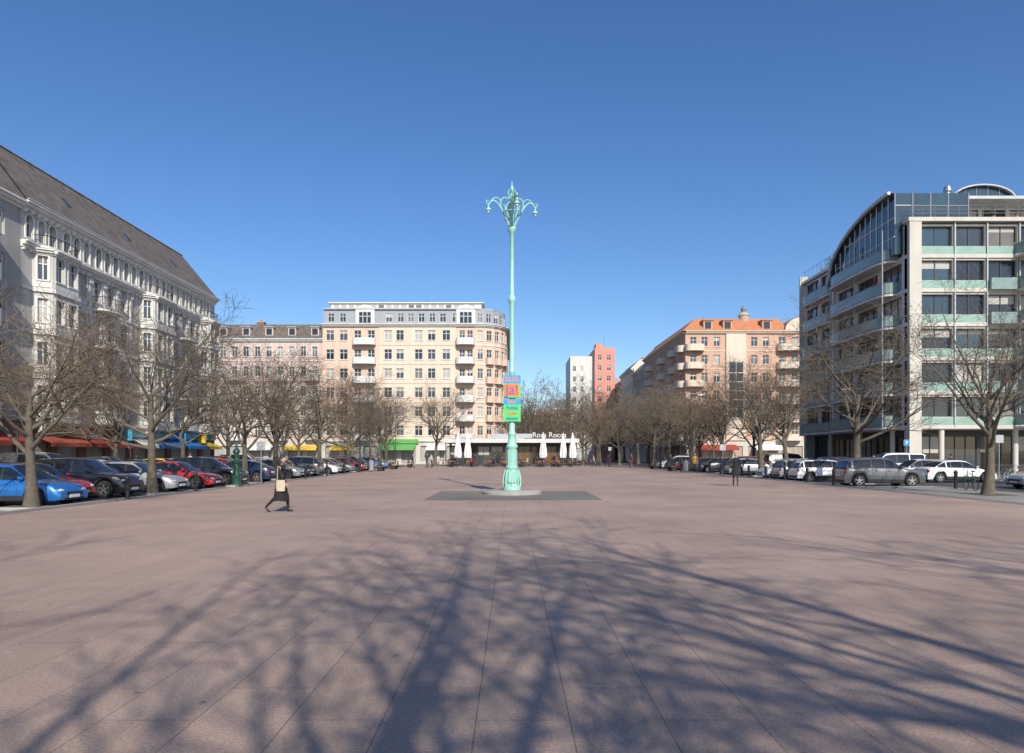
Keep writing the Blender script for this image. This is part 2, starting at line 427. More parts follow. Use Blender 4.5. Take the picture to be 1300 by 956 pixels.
for (x0,x1,y0,y1) in ((-15.15,-15.0,-60,110.35),(18.05,18.2,36.3,110.35),(22.45,22.6,-60,36.3),(18.2,22.6,36.3,36.45),(-15.0,18.05,110.2,110.35)):
    b.box(x0,x1,y0,y1,-.2,.012,'kerb')
b.obj('plaza_pavement')
b=MB()
for (x0,x1,y0,y1) in ((-36.0,-32.15,-60,84),(31.05,34,-60,80.7),(34,60,-60,56.9),(-36,-1.0,116.8,123),(31.05,60,117.2,123),(31.05,33,123,360),(-90,-36,82,84)):
    sheet(x0,x1,y0,y1,.0,'sidewalk',b)
for (x0,x1,y0,y1) in ((-32.15,-32,-60,84.15),(30.9,31.05,-60,80.85),(-90,-.85,116.65,116.8),(30.9,31.05,117.05,360),(31.05,60,117.05,117.2),(31.05,60,80.7,80.85),(-1.0,-.85,116.8,240)):
    b.box(x0,x1,y0,y1,-.2,.012,'kerb')
b.obj('sidewalk')
b=MB(); b.face([(-3.3,25.4,.004),(3.4,25.4,.004),(3.4,31.6,.004),(-3.3,31.6,.004)],'plaza_patch'); b.obj('stone_patch_paving')

# ------------------------------------------------------------------ TREES
def make_tree(seed,name,H=8.0,spread=1.0,twig='twig',dens=1.0,up=.08,rmin=.0075,k3=6,tr=.024,thick=1.0,k0=10):
    rnd=random.Random(seed); b=MB()
    rv=lambda: V((rnd.gauss(0,1),rnd.gauss(0,1),rnd.gauss(0,1)))
    nseg=[7,7,5,4,3]; jit=[.04,.17,.21,.22,.26]; sides=[10,6,4,3,3]; upv=[.05,up,up*.7,.03,.0]
    nch=[k0,int(8*dens),int(7*dens),int(k3*dens),0]
    def grow(p,d,L,r,lev):
        n=nseg[lev]; pts=[p];rad=[r];dirs=[d]; dd=d
        for i in range(n):
            dd=(dd+rv()*jit[lev]*.6+V((0,0,upv[lev]))).normalized()
            p=p+dd*(L/n); pts.append(p); dirs.append(dd)
            rad.append(max(rmin*.8,r*(1-(i+1)/n*(.62 if lev==0 else .8))))
        if lev==0: rad[0]=r*1.45; rad[1]=r*1.02
        b.tube(pts,rad,sides[lev],'bark' if lev<3 else twig,lev<3,False)
        if lev>=4: return
        k=nch[lev]
        for c in range(k):
            if lev==0: t=.44+.56*(c+.5)/k
            else: t=.2+.8*(c+rnd.random())/k
            t=min(t,.999); ii=int(t*n); fr=t*n-ii
            q=pts[ii].lerp(pts[min(ii+1,n)],fr); dr=dirs[min(ii+1,n)]
            az=c*2.399+rnd.uniform(-.5,.5)
            a=dr.orthogonal().normalized(); a2=dr.cross(a)
            side=a*math.cos(az)+a2*math.sin(az)
            ang=math.radians(rnd.uniform(*[(38,66),(30,55),(30,60),(28,60)][lev]))
            if lev==0: ang*=spread*(1.15-.45*(c/k))
            cd=(dr*math.cos(ang)+side*math.sin(ang)).normalized()
            if cd.z<-.15: cd.z*=.3; cd.normalize()
            Lc=[H*.5,H*.28,H*.16,H*.085][lev]*rnd.uniform(.65,1.2)*(1.0 if lev==0 else (1.1-.5*t))
            rr=max(rmin,rad[ii]*[.58,.56,.55,.6][lev]*thick)
            grow(q,cd,Lc,rr,lev+1)
    grow(V((0,0,-.15)),V((rnd.uniform(-.05,.05),rnd.uniform(-.05,.05),1)).normalized(),H*.52,H*tr,0)
    zm=max(v[2] for v in b.v)
    me=b.mesh(name,0); return me,zm
TR=[make_tree(3,'tree_a',twig='twig_red',spread=1.15,dens=.88,k3=6,thick=1.08),make_tree(8,'tree_b',spread=1.15,dens=.88,k3=6,thick=1.08),make_tree(21,'tree_c',spread=1.0,twig='twig_red',dens=.88,k3=6,thick=1.08),make_tree(34,'tree_d',dens=.88,up=.12,k3=6,thick=1.08)]
SP=[make_tree(55,'tree_sparse',dens=.86,spread=1.15),make_tree(61,'tree_sparse2',dens=.88,spread=1.05)]
FAR=[make_tree(70,'tree_far1',dens=.76,twig='twig_red',rmin=.013,k3=6),make_tree(72,'tree_far2',dens=.76,rmin=.013,k3=6)]
def tree(x,y,h,v=None,rz=None,lib=TR,name='bare_tree',parent=None,sq=1.0):
    me,zm=lib[v if v is not None else R.randrange(len(lib))]
    s=h/zm
    return put(name,me,(x,y,0),R.uniform(0,6.28) if rz is None else rz,(s*sq,s*sq,s),parent)
pit=MB()
def street_tree(x,y,h,v=None,rz=None,lib=TR,sq=1.0,pitz=.006):
    tree(x,y,h,v,rz,lib,sq=sq)
    if pitz>0: sheet(x-.8,x+.8,y-.8,y+.8,pitz,'soil',pit)
    else:
        pit.box(x-.9,x+.9,y-.45,y+.45,-.2,-.02,'kerb'); sheet(x-.8,x+.8,y-.35,y+.35,-.014,'soil',pit)
for x,y,h,v,sq in ((-15.9,22.6,8.1,0,1.1),(-16.4,31.1,9.2,1,1.05),(-16.8,43.0,10.0,2,1.05),(-16.8,48.6,10.4,3,1),(-17.0,60,11.0,0,.92),(-17.2,71.5,11.2,1,.88),(-17.3,83.5,11.6,2,.92),
      (-17.3,94,11.6,3,.95)):
    street_tree(x,y,h,v,lib=TR,sq=sq,pitz=-1)
for x,y,h,v in ((20.2,29,10.2,0),):
    street_tree(x,y,h,v,lib=SP)
for x,y,h,v in ((21.3,42.2,12.6,1),(20.8,56.8,11.5,0)): street_tree(x,y,h,v,lib=SP,pitz=-1,sq=1.05)
for x,y,h in ((20.4,66,11),(19.6,75,11.5),(19.3,84,11.5),(19.2,93,12),(25.8,64,12.0)): street_tree(x,y,h,pitz=-1)
pit.obj('tree_pits')
for x,y,h in ((-30.5,33,9.5),(-30.5,43,10),(-30.8,53,10.5),(-30.8,64,11),(-30.8,74,11.5),(-30,96,12.5),(-22,113,13),(-11.2,98.8,13.2),(-38,113,13),(27,98,12),(31.8,90,12),(33,112,12),
     (-27,115,12.5)):
    tree(x,y,h)
dt=empty('distant_trees')
rr=random.Random(5)
for i in range(30):
    y=118+i*5.5+rr.uniform(-2,2)
    x=[2.5,9,16,24,28.5][i%5]+rr.uniform(-1.2,1.2)
    tree(x,y,rr.uniform(13.5,17),None,None,FAR,'tree_%d'%i,dt)
for i in range(7):
    tree(11+i*3.2+rr.uniform(-1,1),104+rr.uniform(0,9),rr.uniform(11,13.5),None,None,FAR,'near_tree_%d'%i,dt)
# trees behind the photographer (cast the foreground shadows)
SH=[make_tree(78,'tree_big',dens=.78,spread=1.12,k3=5,rmin=.009,tr=.024,thick=1.05,k0=9),make_tree(95,'tree_big2',dens=.78,spread=1.15,k3=5,rmin=.009,tr=.024,thick=1.05,k0=9)]
for x,y,h,v,rz in ((1.2,-8.2,16.2,0,.5),(7.8,-7.4,16.0,1,2.6),(15.8,-9.2,16.8,0,3.9)):
    tree(x,y,h,v,rz,SH)

# ------------------------------------------------------------------ LEFT WHITE BUILDING
def build_white():
    e=empty('white_apartment_building')
    y0,y1=50.0,82.6; fr=Fr((-36,y0),(-36,y1)); L=fr.L
    w=MB(); tr='white_trim'
    fl=[4.3,7.6,10.9,14.1]
    bays=[(1.2,5.6),(16.0,21.2),(28.2,31.8)]
    cols=[7.2,9.2,11.2,13.2,22.9,24.9,26.8]
    ops=[]
    for z in fl[:4]:
        for c in cols: ops.append((c-.55,c+.55,z+.75,z+2.6))
    wall(w,fr,0,L,4.3,17.2,ops,'white_stucco',hood='ped',sill=tr,rev=.25)
    ops=[]; k=0; u=.9
    while u<L-.8:
        ops.append((u-.36,u+.36,17.85,19.55)); u+=1.28 if k%3!=2 else 1.7; k+=1
    wall(w,fr,0,L,17.2,20.0,ops,'white_stucco',arch=True,rev=.25,sill=tr)
    for o in ops:
        cu=(o[0]+o[1])/2; zc=o[3]-.36
        pts=[fr.P(cu+.46*math.cos(a),zc+.46*math.sin(a),.04) for a in [math.pi*j/8 for j in range(9)]]
        w.tube(pts,.07,4,tr,False)
        fbox(w,fr,o[0]-.16,o[0]-.04,o[2],zc,-.01,.09,tr); fbox(w,fr,o[1]+.04,o[1]+.16,o[2],zc,-.01,.09,tr)
    for z in fl: band(w,fr,0,L,z-.12,.24,.14,tr)
    for c in (6.15,8.2,10.2,12.2,14.4,21.9,23.9,25.85,27.6):
        fbox(w,fr,c-.16,c+.16,7.7,16.6,-.01,.1,tr); fbox(w,fr,c-.24,c+.24,16.3,16.7,-.01,.2,tr)
    for c in cols:
        for z in fl[1:]: fbox(w,fr,c-.5,c+.5,z+.2,z+.58,-.01,.07,tr)
    cornice(w,fr,0,L,17.0,tr,k=.9); cornice(w,fr,0,L,19.8,tr,k=1.1)
    for k in range(int(L/.7)): fbox(w,fr,k*.7+.1,k*.7+.32,19.6,19.85,-.01,.32,tr)
    for k in range(int(L/.6)): fbox(w,fr,k*.6+.1,k*.6+.3,16.8,17.03,-.01,.2,tr)
    for (a,c) in bays:
        q=[fr.P(a,0,0),fr.P(a+.7,0,1.15),fr.P(c-.7,0,1.15),fr.P(c,0,0)]
        for i in range(3):
            f2=Fr(q[i],q[i+1]); ops=[]
            for z in fl[:4]:
                if i==1:
                    n=2; ww=f2.L/n
                    for j in range(n): ops.append(((j+.5)*ww-.5,(j+.5)*ww+.5,z+.8,z+2.6))
                else: ops.append((f2.L/2-.33,f2.L/2+.33,z+.8,z+2.6))
            wall(w,f2,0,f2.L,4.3,17.1,ops,'white_stucco',sill=tr,hood='surr',rev=.2)
            for z in fl: band(w,f2,0,f2.L,z-.15,.32,.16,tr)
            cornice(w,f2,0,f2.L,16.8,tr,k=.7)
            for z in fl: fbox(w,f2,.1,f2.L-.1,z+.25,z+.65,-.01,.06,tr)
        prism(w,[(p.x,p.y) for p in q],4.0,4.3,tr); prism(w,[(p.x,p.y) for p in q],17.1,17.3,tr)
        uc=(a+c)/2
        balcony(w,fr,uc,17.3,c-a-.2,1.2,par='white_trim',h=.75,rail='bars')
        fbox(w,fr,a+.4,a+.8,3.4,4.0,-.01,.7,tr); fbox(w,fr,c-.8,c-.4,3.4,4.0,-.01,.7,tr)
    for uc in (10.2,24.9):
        for z in fl[:4]:
            balcony(w,fr,uc,z-.02,3.4,1.25,par='white_trim',rail='bars' if z!=fl[0] else None)
    w.obj('walls',e)
    g=MB()
    shops(g,fr,0,L,4.15,'brownstone',9)
    fbox(g,fr,0,L,4.15,4.32,-.3,.06,tr)
    for k,(a,c,m) in enumerate(((1,6,'awn_orange'),(6.6,12,'awn_red'),(14,16.6,'awn_white'),(17,22,'awn_blue'),(22.6,27,'awn_blue'),(28,31,'awn_yellow'))):
        awning(g,fr,a,c,3.2,1.6,.65,m)
    fbox(g,fr,1,8,3.35,3.95,-.01,.2,'brownstone'); fbox(g,fr,14,31.5,3.3,4.1,-.01,.25,'blue_sign')
    fbox(g,fr,14.3,22,3.4,4.0,.2,.28,'cyan_sign'); fbox(g,fr,24.5,31,3.4,4.0,.2,.28,'cyan_sign')
    # projecting shop signs
    for u,m in ((12.6,'cyan_sign'),(22.9,'blue_sign'),(5.8,'awn_red'),(27.6,'awn_yellow')): fbox(g,fr,u-.06,u+.06,3.0,4.0,.3,1.2,m); fbox(g,fr,u-.02,u+.02,3.8,3.85,-.01,.3,'dark_metal')
    g.obj('shopfronts',e)
    t=text('shop_sign','RESTAURANT',.5,'frame_white',(-35.7,68.3,3.7),(math.pi/2,0,math.pi/2),e,sx=1.3)
    t=text('shop_sign','BRASSERIE',.5,'p_yellow',(-35.78,54.5,3.66),(math.pi/2,0,math.pi/2),e,sx=1.3)
    o=MB()
    prism(o,[(-50,y0),(-36.28,y0),(-36.28,y1),(-50,y1)],-.1,19.95,'grey_stucco','tile_brown')
    fe=Fr((-36,y1),(-50,y1)); ops=[(u,u+1.1,z+.9,z+2.6) for u in (2,5,8,11) for z in fl]
    wall(o,fe,0,14,-.12,20.0,ops,'grey_stucco',d=.02)
    o.obj('side_walls',e)
    r=MB()
    zt=25.3; xr=-39.2; ze=20.42
    r.face([(-35.5,y0,ze),(-35.5,y1,ze),(xr,y1-1.5,zt),(xr,y0,zt)],'tile_brown')
    r.face([(xr,y0,zt),(xr,y1-1.5,zt),(-50,y1-1.5,zt+.4),(-50,y0,zt+.4)],'slate')
    r.face([(-35.5,y1,ze),(-50,y1,ze),(-50,y1-1.5,zt+.4),(xr,y1-1.5,zt)],'tile_brown')
    r.tube([(-35.4,y0,ze),(-35.4,y1,ze)],.1,6,'zinc')
    r.tube([(xr,y0,zt+.03),(xr,y1-1.5,zt+.03)],.09,6,'tile_brown')
    for y in (57,71): chimney(r,-44,y,zt,zt+.9)
    for y in (57,66,75):
        t0,t1=.4,.54; X=lambda t:-35.5+(xr+35.5)*t; Z=lambda t: ze+(zt-ze)*t
        nx,nz=.05,.04
        r.hexa([(X(t0)-.1,y-.3,Z(t0)-.1),(X(t0)+nx,y-.3,Z(t0)+nz),(X(t0)+nx,y+.3,Z(t0)+nz),(X(t0)-.1,y+.3,Z(t0)-.1),(X(t1)-.1,y-.3,Z(t1)-.1),(X(t1)+nx,y-.3,Z(t1)+nz),(X(t1)+nx,y+.3,Z(t1)+nz),(X(t1)-.1,y+.3,Z(t1)-.1)],'glass_b')
    r.obj('roof',e)
build_white()
def build_left_near():
    e=empty('balcony_apartment_building')
    fr=Fr((-36,8),(-36,49.98)); L=fr.L; w=MB()
    fl=[4.2+3.1*k for k in range(5)]
    ops=[]; u=2.0; cs=[]
    while u<L-1.5: cs.append(u); u+=2.9
    for z in fl:
        for c in cs: ops.append((c-.75,c+.75,z+.7 if cs.index(c)%2 else z+.2,z+2.5))
    wall(w,fr,0,L,4.2,19.9,ops,'grey_stucco',rev=.2,style='multi')
    for z in fl:
        for i,c in enumerate(cs):
            if i%2==0: balcony(w,fr,c,z,3.2,1.5,par='beige_conc',sq=.2,rail='bars' if i%4 else None)
    cornice(w,fr,0,L,19.7,'white_trim'); w.obj('walls',e)
    g=MB(); shops(g,fr,0,L,4.2,'brownstone',12); awning(g,fr,34,41,3.2,1.6,.6,'awn_red'); g.obj('shopfronts',e)
    r=MB(); prism(r,[(-50,8),(-36.25,8),(-36.25,49.97),(-50,49.97)],-.1,20.2,'grey_stucco')
    r.face([(-35.5,8,20.3),(-35.5,49.98,20.3),(-39.2,49.98,25.2),(-39.2,8,25.2)],'tile_brown'); r.face([(-39.2,8,25.2),(-39.2,49.98,25.2),(-50,49.98,25.4),(-50,8,25.4)],'slate')
    r.obj('roof',e)
build_left_near()

# ------------------------------------------------------------------ PINK BUILDING back-left
def build_pink():
    e=empty('pink_apartment_building'); w=MB(); L=38; fr=Fr((-71.6,122),(-33.6,122))
    fl=[4.2+3.55*k for k in range(5)]; ops=[]
    cs=[1.5+k*2.05 for k in range(18)]
    for z in fl:
        for c in cs: ops.append((c-.5,c+.5,z+.8,z+2.6))
    wall(w,fr,0,L,4.2,22,ops,'pink_stucco',sill='white_trim',hood='surr',rev=.2)
    for z in fl[1:]: band(w,fr,0,L,z-.1,.2,.1,'white_trim')
    cornice(w,fr,0,L,21.8,'white_trim')
    for z in fl[:4]:
        for u in (22.2,30.4,36): balcony(w,fr,u,z,2.6,1.1,par='white_trim')
    w.obj('walls',e)
    g=MB(); shops(g,fr,0,L,4.2,'beige_conc',11); awning(g,fr,24,29,3.2,1.5,.5,'awn_white'); awning(g,fr,31,37,3.2,1.5,.5,'awn_yellow'); g.obj('shopfronts',e)
    r=MB(); prism(r,[(-71.6,122.25),(-33.6,122.25),(-33.6,136),(-71.6,136)],-.1,22,'grey_stucco')
    r.face([(-71.6,121.5,22.4),(-33.6,121.5,22.4),(-33.6,124,25.3),(-71.6,124,25.3)],'tile_brown')
    r.face([(-71.6,124,25.3),(-33.6,124,25.3),(-33.6,136,25.6),(-71.6,136,25.6)],'slate')
    for k in range(9):
        x=-68+k*4.1; r.box(x-.7,x+.7,122.0,124.4,22.9,24.4,'pink_stucco'); r.box(x-.5,x+.5,121.96,122.05,23.1,24.2,'glass_a'); r.box(x-.85,x+.85,121.8,124.6,24.4,24.55,'zinc')
    for x in (-62,-47): chimney(r,x,128,25.4,26.4,'brownstone',.7,.5)
    r.obj('roof',e)
build_pink()

# ------------------------------------------------------------------ SALMON BUILDING (back centre)
def build_salmon():
    e=empty('salmon_corner_apartment_building'); w=MB()
    fl=[4.2+3.38*k for k in range(6)]; top=24.5
    fr=Fr((-33.55,121),(-6.5,121)); L=fr.L
    def ops_for(cs,wd=.62,lo=.85,hi=2.6): return [(c-wd,c+wd,z+lo,z+hi) for z in fl for c in cs]
    wall(w,fr,0,10.0,4.2,top,ops_for([1.3,3.7],.7)+ops_for([6.2,8.6],.62,.3),'salmon_stucco',sill='white_trim',rev=.2)
    wall(w,fr,10.0,23.6,4.2,top,ops_for([11.6,13.7,17.0,19.3,21.9],.68),'cream_stucco',sill='white_trim',rev=.2,d=.12)
    w.face([fr.P(10,4.2,0),fr.P(10,4.2,.12),fr.P(10,top,.12),fr.P(10,top,0)],'cream_stucco')
    w.face([fr.P(23.6,4.2,.12),fr.P(23.6,4.2,0),fr.P(23.6,top,0),fr.P(23.6,top,.12)],'cream_stucco')
    wall(w,fr,23.6,L,4.2,top,ops_for([24.7,26.1],.5,.3),'salmon_stucco',rev=.2)
    for z in fl:
        balcony(w,fr,7.4,z-.05,4.2,1.4,par='white_trim'); balcony(w,fr,25.3,z-.05,3.4,1.5,par='white_trim')
    for z in fl[1:]: band(w,fr,10,23.6,z-.1,.14,.18,'salmon_stucco')
    cornice(w,fr,0,L,top-.2,'white_trim',base=.1)
    cx,cy,r=-6.5,126.5,5.5; n=5; pts=[(cx+r*math.sin(math.pi/2*k/n),cy-r*math.cos(math.pi/2*k/n)) for k in range(n+1)]
    for k in range(n):
        f=Fr(pts[k],pts[k+1]); c=f.L/2
        wall(w,f,0,f.L,4.2,top,ops_for([c],.5),'salmon_stucco' ,sill='white_trim',rev=.2)
        cornice(w,f,-.05,f.L+.05,top-.2,'white_trim')
        for z in fl[1:]: band(w,f,0,f.L,z-.1,.2,.1,'white_trim')
        if k in (1,2,3):
            for z in fl[:5]: balcony(w,f,c,z-.05,f.L*.96,.9,par='salmon_stucco',n=4)
        shops(w,f,0,f.L,4.2,'beige_conc',1)
        wall(w,f,0,f.L,top+.35,27.4,[(c-.5,c+.5,25.2,26.8)],'slate_blue',rev=.1,d=-.3)
    f=Fr(pts[-1],(-1,165)); cs=[1.8+2.6*k for k in range(14)]
    wall(w,f,0,f.L,4.2,top,ops_for(cs,.6),'salmon_stucco',sill='white_trim'); cornice(w,f,0,f.L,top-.2,'white_trim'); shops(w,f,0,f.L,4.2,'beige_conc',9)
    w.obj('walls',e)
    g=MB(); shops(g,fr,0,L,4.2,'beige_conc',8); fbox(g,fr,0,L,4.0,4.24,-.01,.3,'white_trim')
    awning(g,fr,10.5,16.5,3.6,2.2,.9,'awn_green'); awning(g,fr,1.5,5.5,3.2,1.6,.5,'awn_yellow'); awning(g,fr,18.5,22,3.2,1.6,.5,'awn_white')
    fbox(g,fr,10.5,17,3.65,4.4,.1,.4,'awn_green'); g.obj('shopfronts',e)
    r=MB()
    prism(r,[(-33.5,121.3),(-6.5,121.3),(-4,122.4),(-1.7,125),(-1.3,127),(-1.3,165),(-33.5,165)],-.1,24.7,'grey_stucco')
    f2=Fr((-33.5,121.55),(-6.6,121.55)); cs=[1.3,3.4,6.2,8.6,11.6,13.7,15.5,17.4,19.3,21.2,23.4,25.4]
    wall(r,f2,0,f2.L,24.7,27.5,[(c-.55,c+.55,25.3,26.8) for c in cs],'slate_blue',rev=.12)
    prism(r,[(-33.5,121.9),(-6.6,121.9),(-3.7,123.2),(-1.9,126),(-1.6,165),(-33.5,165)],24.7,27.42,'slate_blue')
    prism(r,[(-33.5,121.2),(-6.6,121.2),(-3.4,122.5),(-1.3,126),(-1.3,165),(-33.5,165)],27.5,27.72,'zinc')
    f3=Fr((-32.6,123.0),(-5.5,123.0)); wall(r,f3,0,f3.L,27.72,28.9,[(.4+k*1.35,1.5+k*1.35,27.85,28.7) for k in range(19)],'white_panel',rev=.08,style='none',gl=['curtain','curtain','glass_c'])
    prism(r,[(-33,122.7),(-5,122.7),(-5,140),(-33,140)],28.9,29.1,'white_panel'); r.box(-32.6,-5.5,123.1,140,27.7,28.9,'white_panel')
    for uc in (-33.5+7.4,-33.5+25.3):
        ptsd=[(uc+1.7*math.cos(a),27.5+1.0*math.sin(a)-.1) for a in [math.pi*k/10 for k in range(11)]]
        r.face([(x,121.25,z) for x,z in ([(uc+1.7,24.7)]+ptsd+[(uc-1.7,24.7)])],'white_panel')
        for a,c in zip(ptsd,ptsd[1:]): r.face([(a[0],121.2,a[1]),(a[0],124,a[1]),(c[0],124,c[1]),(c[0],121.2,c[1])],'zinc')
        r.box(uc-1.1,uc+1.1,121.2,121.3,25.1,27.0,'glass_a')
        for q in (-1.1,-.37,.37,1.1): r.box(uc+q-.05,uc+q+.05,121.15,121.3,25.1,27.0,'frame_white')
        r.box(uc-1.1,uc+1.1,121.15,121.22,26.2,26.3,'frame_white')
    for x in (-28,-18,-12): chimney(r,x,130,29,29.8,'slate',.8,.5)
    for x in (-24,-20.5,-16): r.tube([(x,127,29),(x,127,30.6)],.03,4,'steel'); r.tube([(x-.5,127,30.3),(x+.5,127,30.3)],.02,3,'steel')
    r.obj('roof',e)
build_salmon()

# ------------------------------------------------------------------ ORANGE BUILDING back-right
def build_orange():
    e=empty('orange_apartment_building'); w=MB()
    fl=[4.2+3.2*k for k in range(6)]; top=23.4
    fr=Fr((31,122),(56,122)); L=fr.L
    def of(cs,wd=.55,lo=.85,hi=2.5): return [(c-wd,c+wd,z+lo,z+hi) for z in fl for c in cs]
    wall(w,fr,0,7.2,4.2,top,of([1.4,3.4,5.6]),'orange_stucco',sill='white_trim')
    wall(w,fr,7.2,10.8,4.2,top,[(7.7,10.3,8.2,18.2)],'cream_stucco',d=.25,style='multi',rev=.1)
    for z in (9.8,11.4,13,14.6,16.2): fbox(w,fr,7.7,10.3,z,z+.14,.1,.25,'frame_white')
    wall(w,fr,10.8,L,4.2,top,of([12.3,14.4])+of([17.3,19.6],.6,.2)+of([22.0,24.2]),'orange_stucco',sill='white_trim')
    for z in fl:
        balcony(w,fr,1.6,z-.05,3.4,1.3,par='cream_stucco'); balcony(w,fr,18.4,z-.05,4.4,1.5,par='cream_stucco')
        band(w,fr,2.8,7.2,z-.1,.16,.08,'cream_stucco'); band(w,fr,10.8,16,z-.1,.16,.08,'cream_stucco')
    cornice(w,fr,0,L,top-.2,'cream_stucco')
    fs=Fr((31,160),(31,122)); cs=[1.6+2.4*k for k in range(15)]
    wall(w,fs,0,fs.L,4.2,top,of(cs,.6),'orange_stucco',sill='cream_stucco'); cornice(w,fs,0,fs.L,top-.2,'cream_stucco')
    for z in fl:
        for u in (8,20,30,36): balcony(w,fs,u,z-.05,3.2,1.3,par='cream_stucco')
    w.obj('walls',e)
    g=MB(); shops(g,fr,0,L,4.2,'beige_conc',7); shops(g,fs,0,fs.L,4.2,'beige_conc',10); awning(g,fr,2,9,3.4,2,.7,'awn_red'); awning(g,fs,25,34,3.4,2,.7,'awn_red'); awning(g,fr,12,17,3.4,2,.7,'awn_white'); g.obj('shopfronts',e)
    r=MB(); prism(r,[(31.25,122.25),(56,122.25),(56,160),(31.25,160)],-.1,23.5,'tan_stucco')
    z1=26.4
    r.face([(30.4,121.4,23.7),(49.5,121.4,23.7),(48.5,124.4,z1),(33.2,124.4,z1)],'tile_orange')
    r.face([(30.4,160,23.7),(30.4,121.4,23.7),(33.2,124.4,z1),(33.2,160,z1)],'tile_orange')
    r.face([(33.2,124.4,z1),(48.5,124.4,z1),(48.5,160,z1+.2),(33.2,160,z1+.2)],'tile_orange')
    uc=52.0
    pts=[(uc+3.4*math.cos(a),23.8+2.6*math.sin(a)) for a in [math.pi*k/12 for k in range(13)]]
    r.face([(x,121.6,z) for x,z in pts],'cream_stucco')
    for a,c in zip(pts,pts[1:]): r.face([(a[0],121.4,a[1]),(a[0],140,a[1]),(c[0],140,c[1]),(c[0],121.4,c[1])],'tile_orange')
    r.box(uc-.8,uc+.8,121.5,121.58,23.9,25.6,'glass_a')
    for x in (35,38.5,45.5):
        r.box(x-.8,x+.8,121.9,125,24,25.6,'orange_stucco'); r.box(x-.55,x+.55,121.84,121.95,24.2,25.4,'glass_a'); r.box(x-1,x+1,121.7,125,25.6,25.75,'tile_orange')
    r.lathe([(.9,25.8),(.9,26.9),(1.05,27.0),(.8,27.4),(.4,27.7)],14,'tan_stucco',(42.3,124.6,0))
    r.lathe([(.3,27.6),(.5,27.9),(.52,28.3),(.35,28.65),(.02,28.9)],10,'slate',(42.3,124.6,0))
    chimney(r,37,132,26.5,27.6,'brownstone'); chimney(r,46,135,26.5,27.6,'brownstone')
    r.obj('roof',e)
build_orange()
def build_row():
    specs=[(160.05,178,22.8,'tan_stucco','slate'),(178.05,198,24.6,'cream_stucco','tile_brown'),(198.05,222,22.4,'grey_stucco','tile_brown'),(222.05,250,24.2,'tan_stucco','slate'),(250.05,290,22.8,'pink_stucco','tile_brown')]
    for (a,c,h,m,rm) in specs:
        e=empty('street_apartment_building'); w=MB()
        f=Fr((31.5,c),(31.5,a)); n=int(f.L/2.5)
        ops=[((k+.5)*f.L/n-.55,(k+.5)*f.L/n+.55,z+.8,z+2.5) for k in range(n) for z in [4+3.5*j for j in range(5)]]
        wall(w,f,0,f.L,-.1,h-1,ops,m,sill='white_trim'); cornice(w,f,0,f.L,h-1,'white_trim')
        for z in (7.5,11,14.5):
            balcony(w,f,f.L*.3,z,3,1.3,par='white_trim'); balcony(w,f,f.L*.75,z,3,1.3,par='white_trim')
        prism(w,[(31.8,a),(48,a),(48,c),(31.8,c)],-.1,h-.5,m)
        w.face([(30.9,a,h-.5),(33.5,a,h+2),(33.5,c,h+2),(30.9,c,h-.5)],rm); w.face([(33.5,a,h+2),(48,a,h+2),(48,c,h+2),(33.5,c,h+2)],rm)
        w.face([(30.9,a,h-.5),(48,a,h-.5),(48,a,h+2),(33.5,a,h+2)],m)
        chimney(w,36,(a+c)/2,h+2,h+3.4,'brownstone')
        w.obj('walls',e)
    for (x0,x1,y,h,m) in ((-40,-4,320,24,'cream_stucco'),(-3.8,12,330,21,'tan_stucco'),(12.2,31,325,23,'pink_stucco')):
        e=empty('distant_apartment_building'); w=MB(); f=Fr((x0,y),(x1,y)); n=int(f.L/2.8)
        ops=[((k+.5)*f.L/n-.6,(k+.5)*f.L/n+.6,z+.8,z+2.5) for k in range(n) for z in [4+3.5*j for j in range(5)]]
        wall(w,f,0,f.L,-.1,h,ops,m); prism(w,[(x0,y+.3),(x1,y+.3),(x1,y+15),(x0,y+15)],-.1,h,m,'tile_brown'); w.obj('walls',e)
    e=empty('red_and_white_tower_building'); w=MB()
    f=Fr((17.5,205),(24.6,205)); 
    wall(w,f,0,7.1,-.1,31.2,[(u,u+.9,z,z+1.5) for u in (.8,3.0) for z in [5+3.1*k for k in range(8)]],'white_panel')
    prism(w,[(17.5,205.3),(24.6,205.3),(24.6,222),(17.5,222)],-.1,31.2,'white_panel')
    f=Fr((24.6,203),(30.6,203))
    wall(w,f,0,6.0,-.1,33.4,[(u,u+1.1,z,z+1.5) for u in (.9,3.6) for z in [5+3.1*k for k in range(9)]],'red_wall')
    prism(w,[(24.6,203.3),(30.6,203.3),(30.6,222),(24.6,222)],-.1,33.4,'red_wall')
    w.box(25.2,27.4,205,210,33.4,35.0,'red_wall'); w.tube([(28,208,33),(28,208,38)],.06,4,'steel')
    f=Fr((17.5,222),(17.5,205.3)); wall(w,f,0,f.L,-.1,31.2,[(u,u+1.1,z,z+1.5) for u in (2,6,10,14) for z in [5+3.1*k for k in range(8)]],'white_panel',d=.02)
    w.obj('walls',e)
build_row()

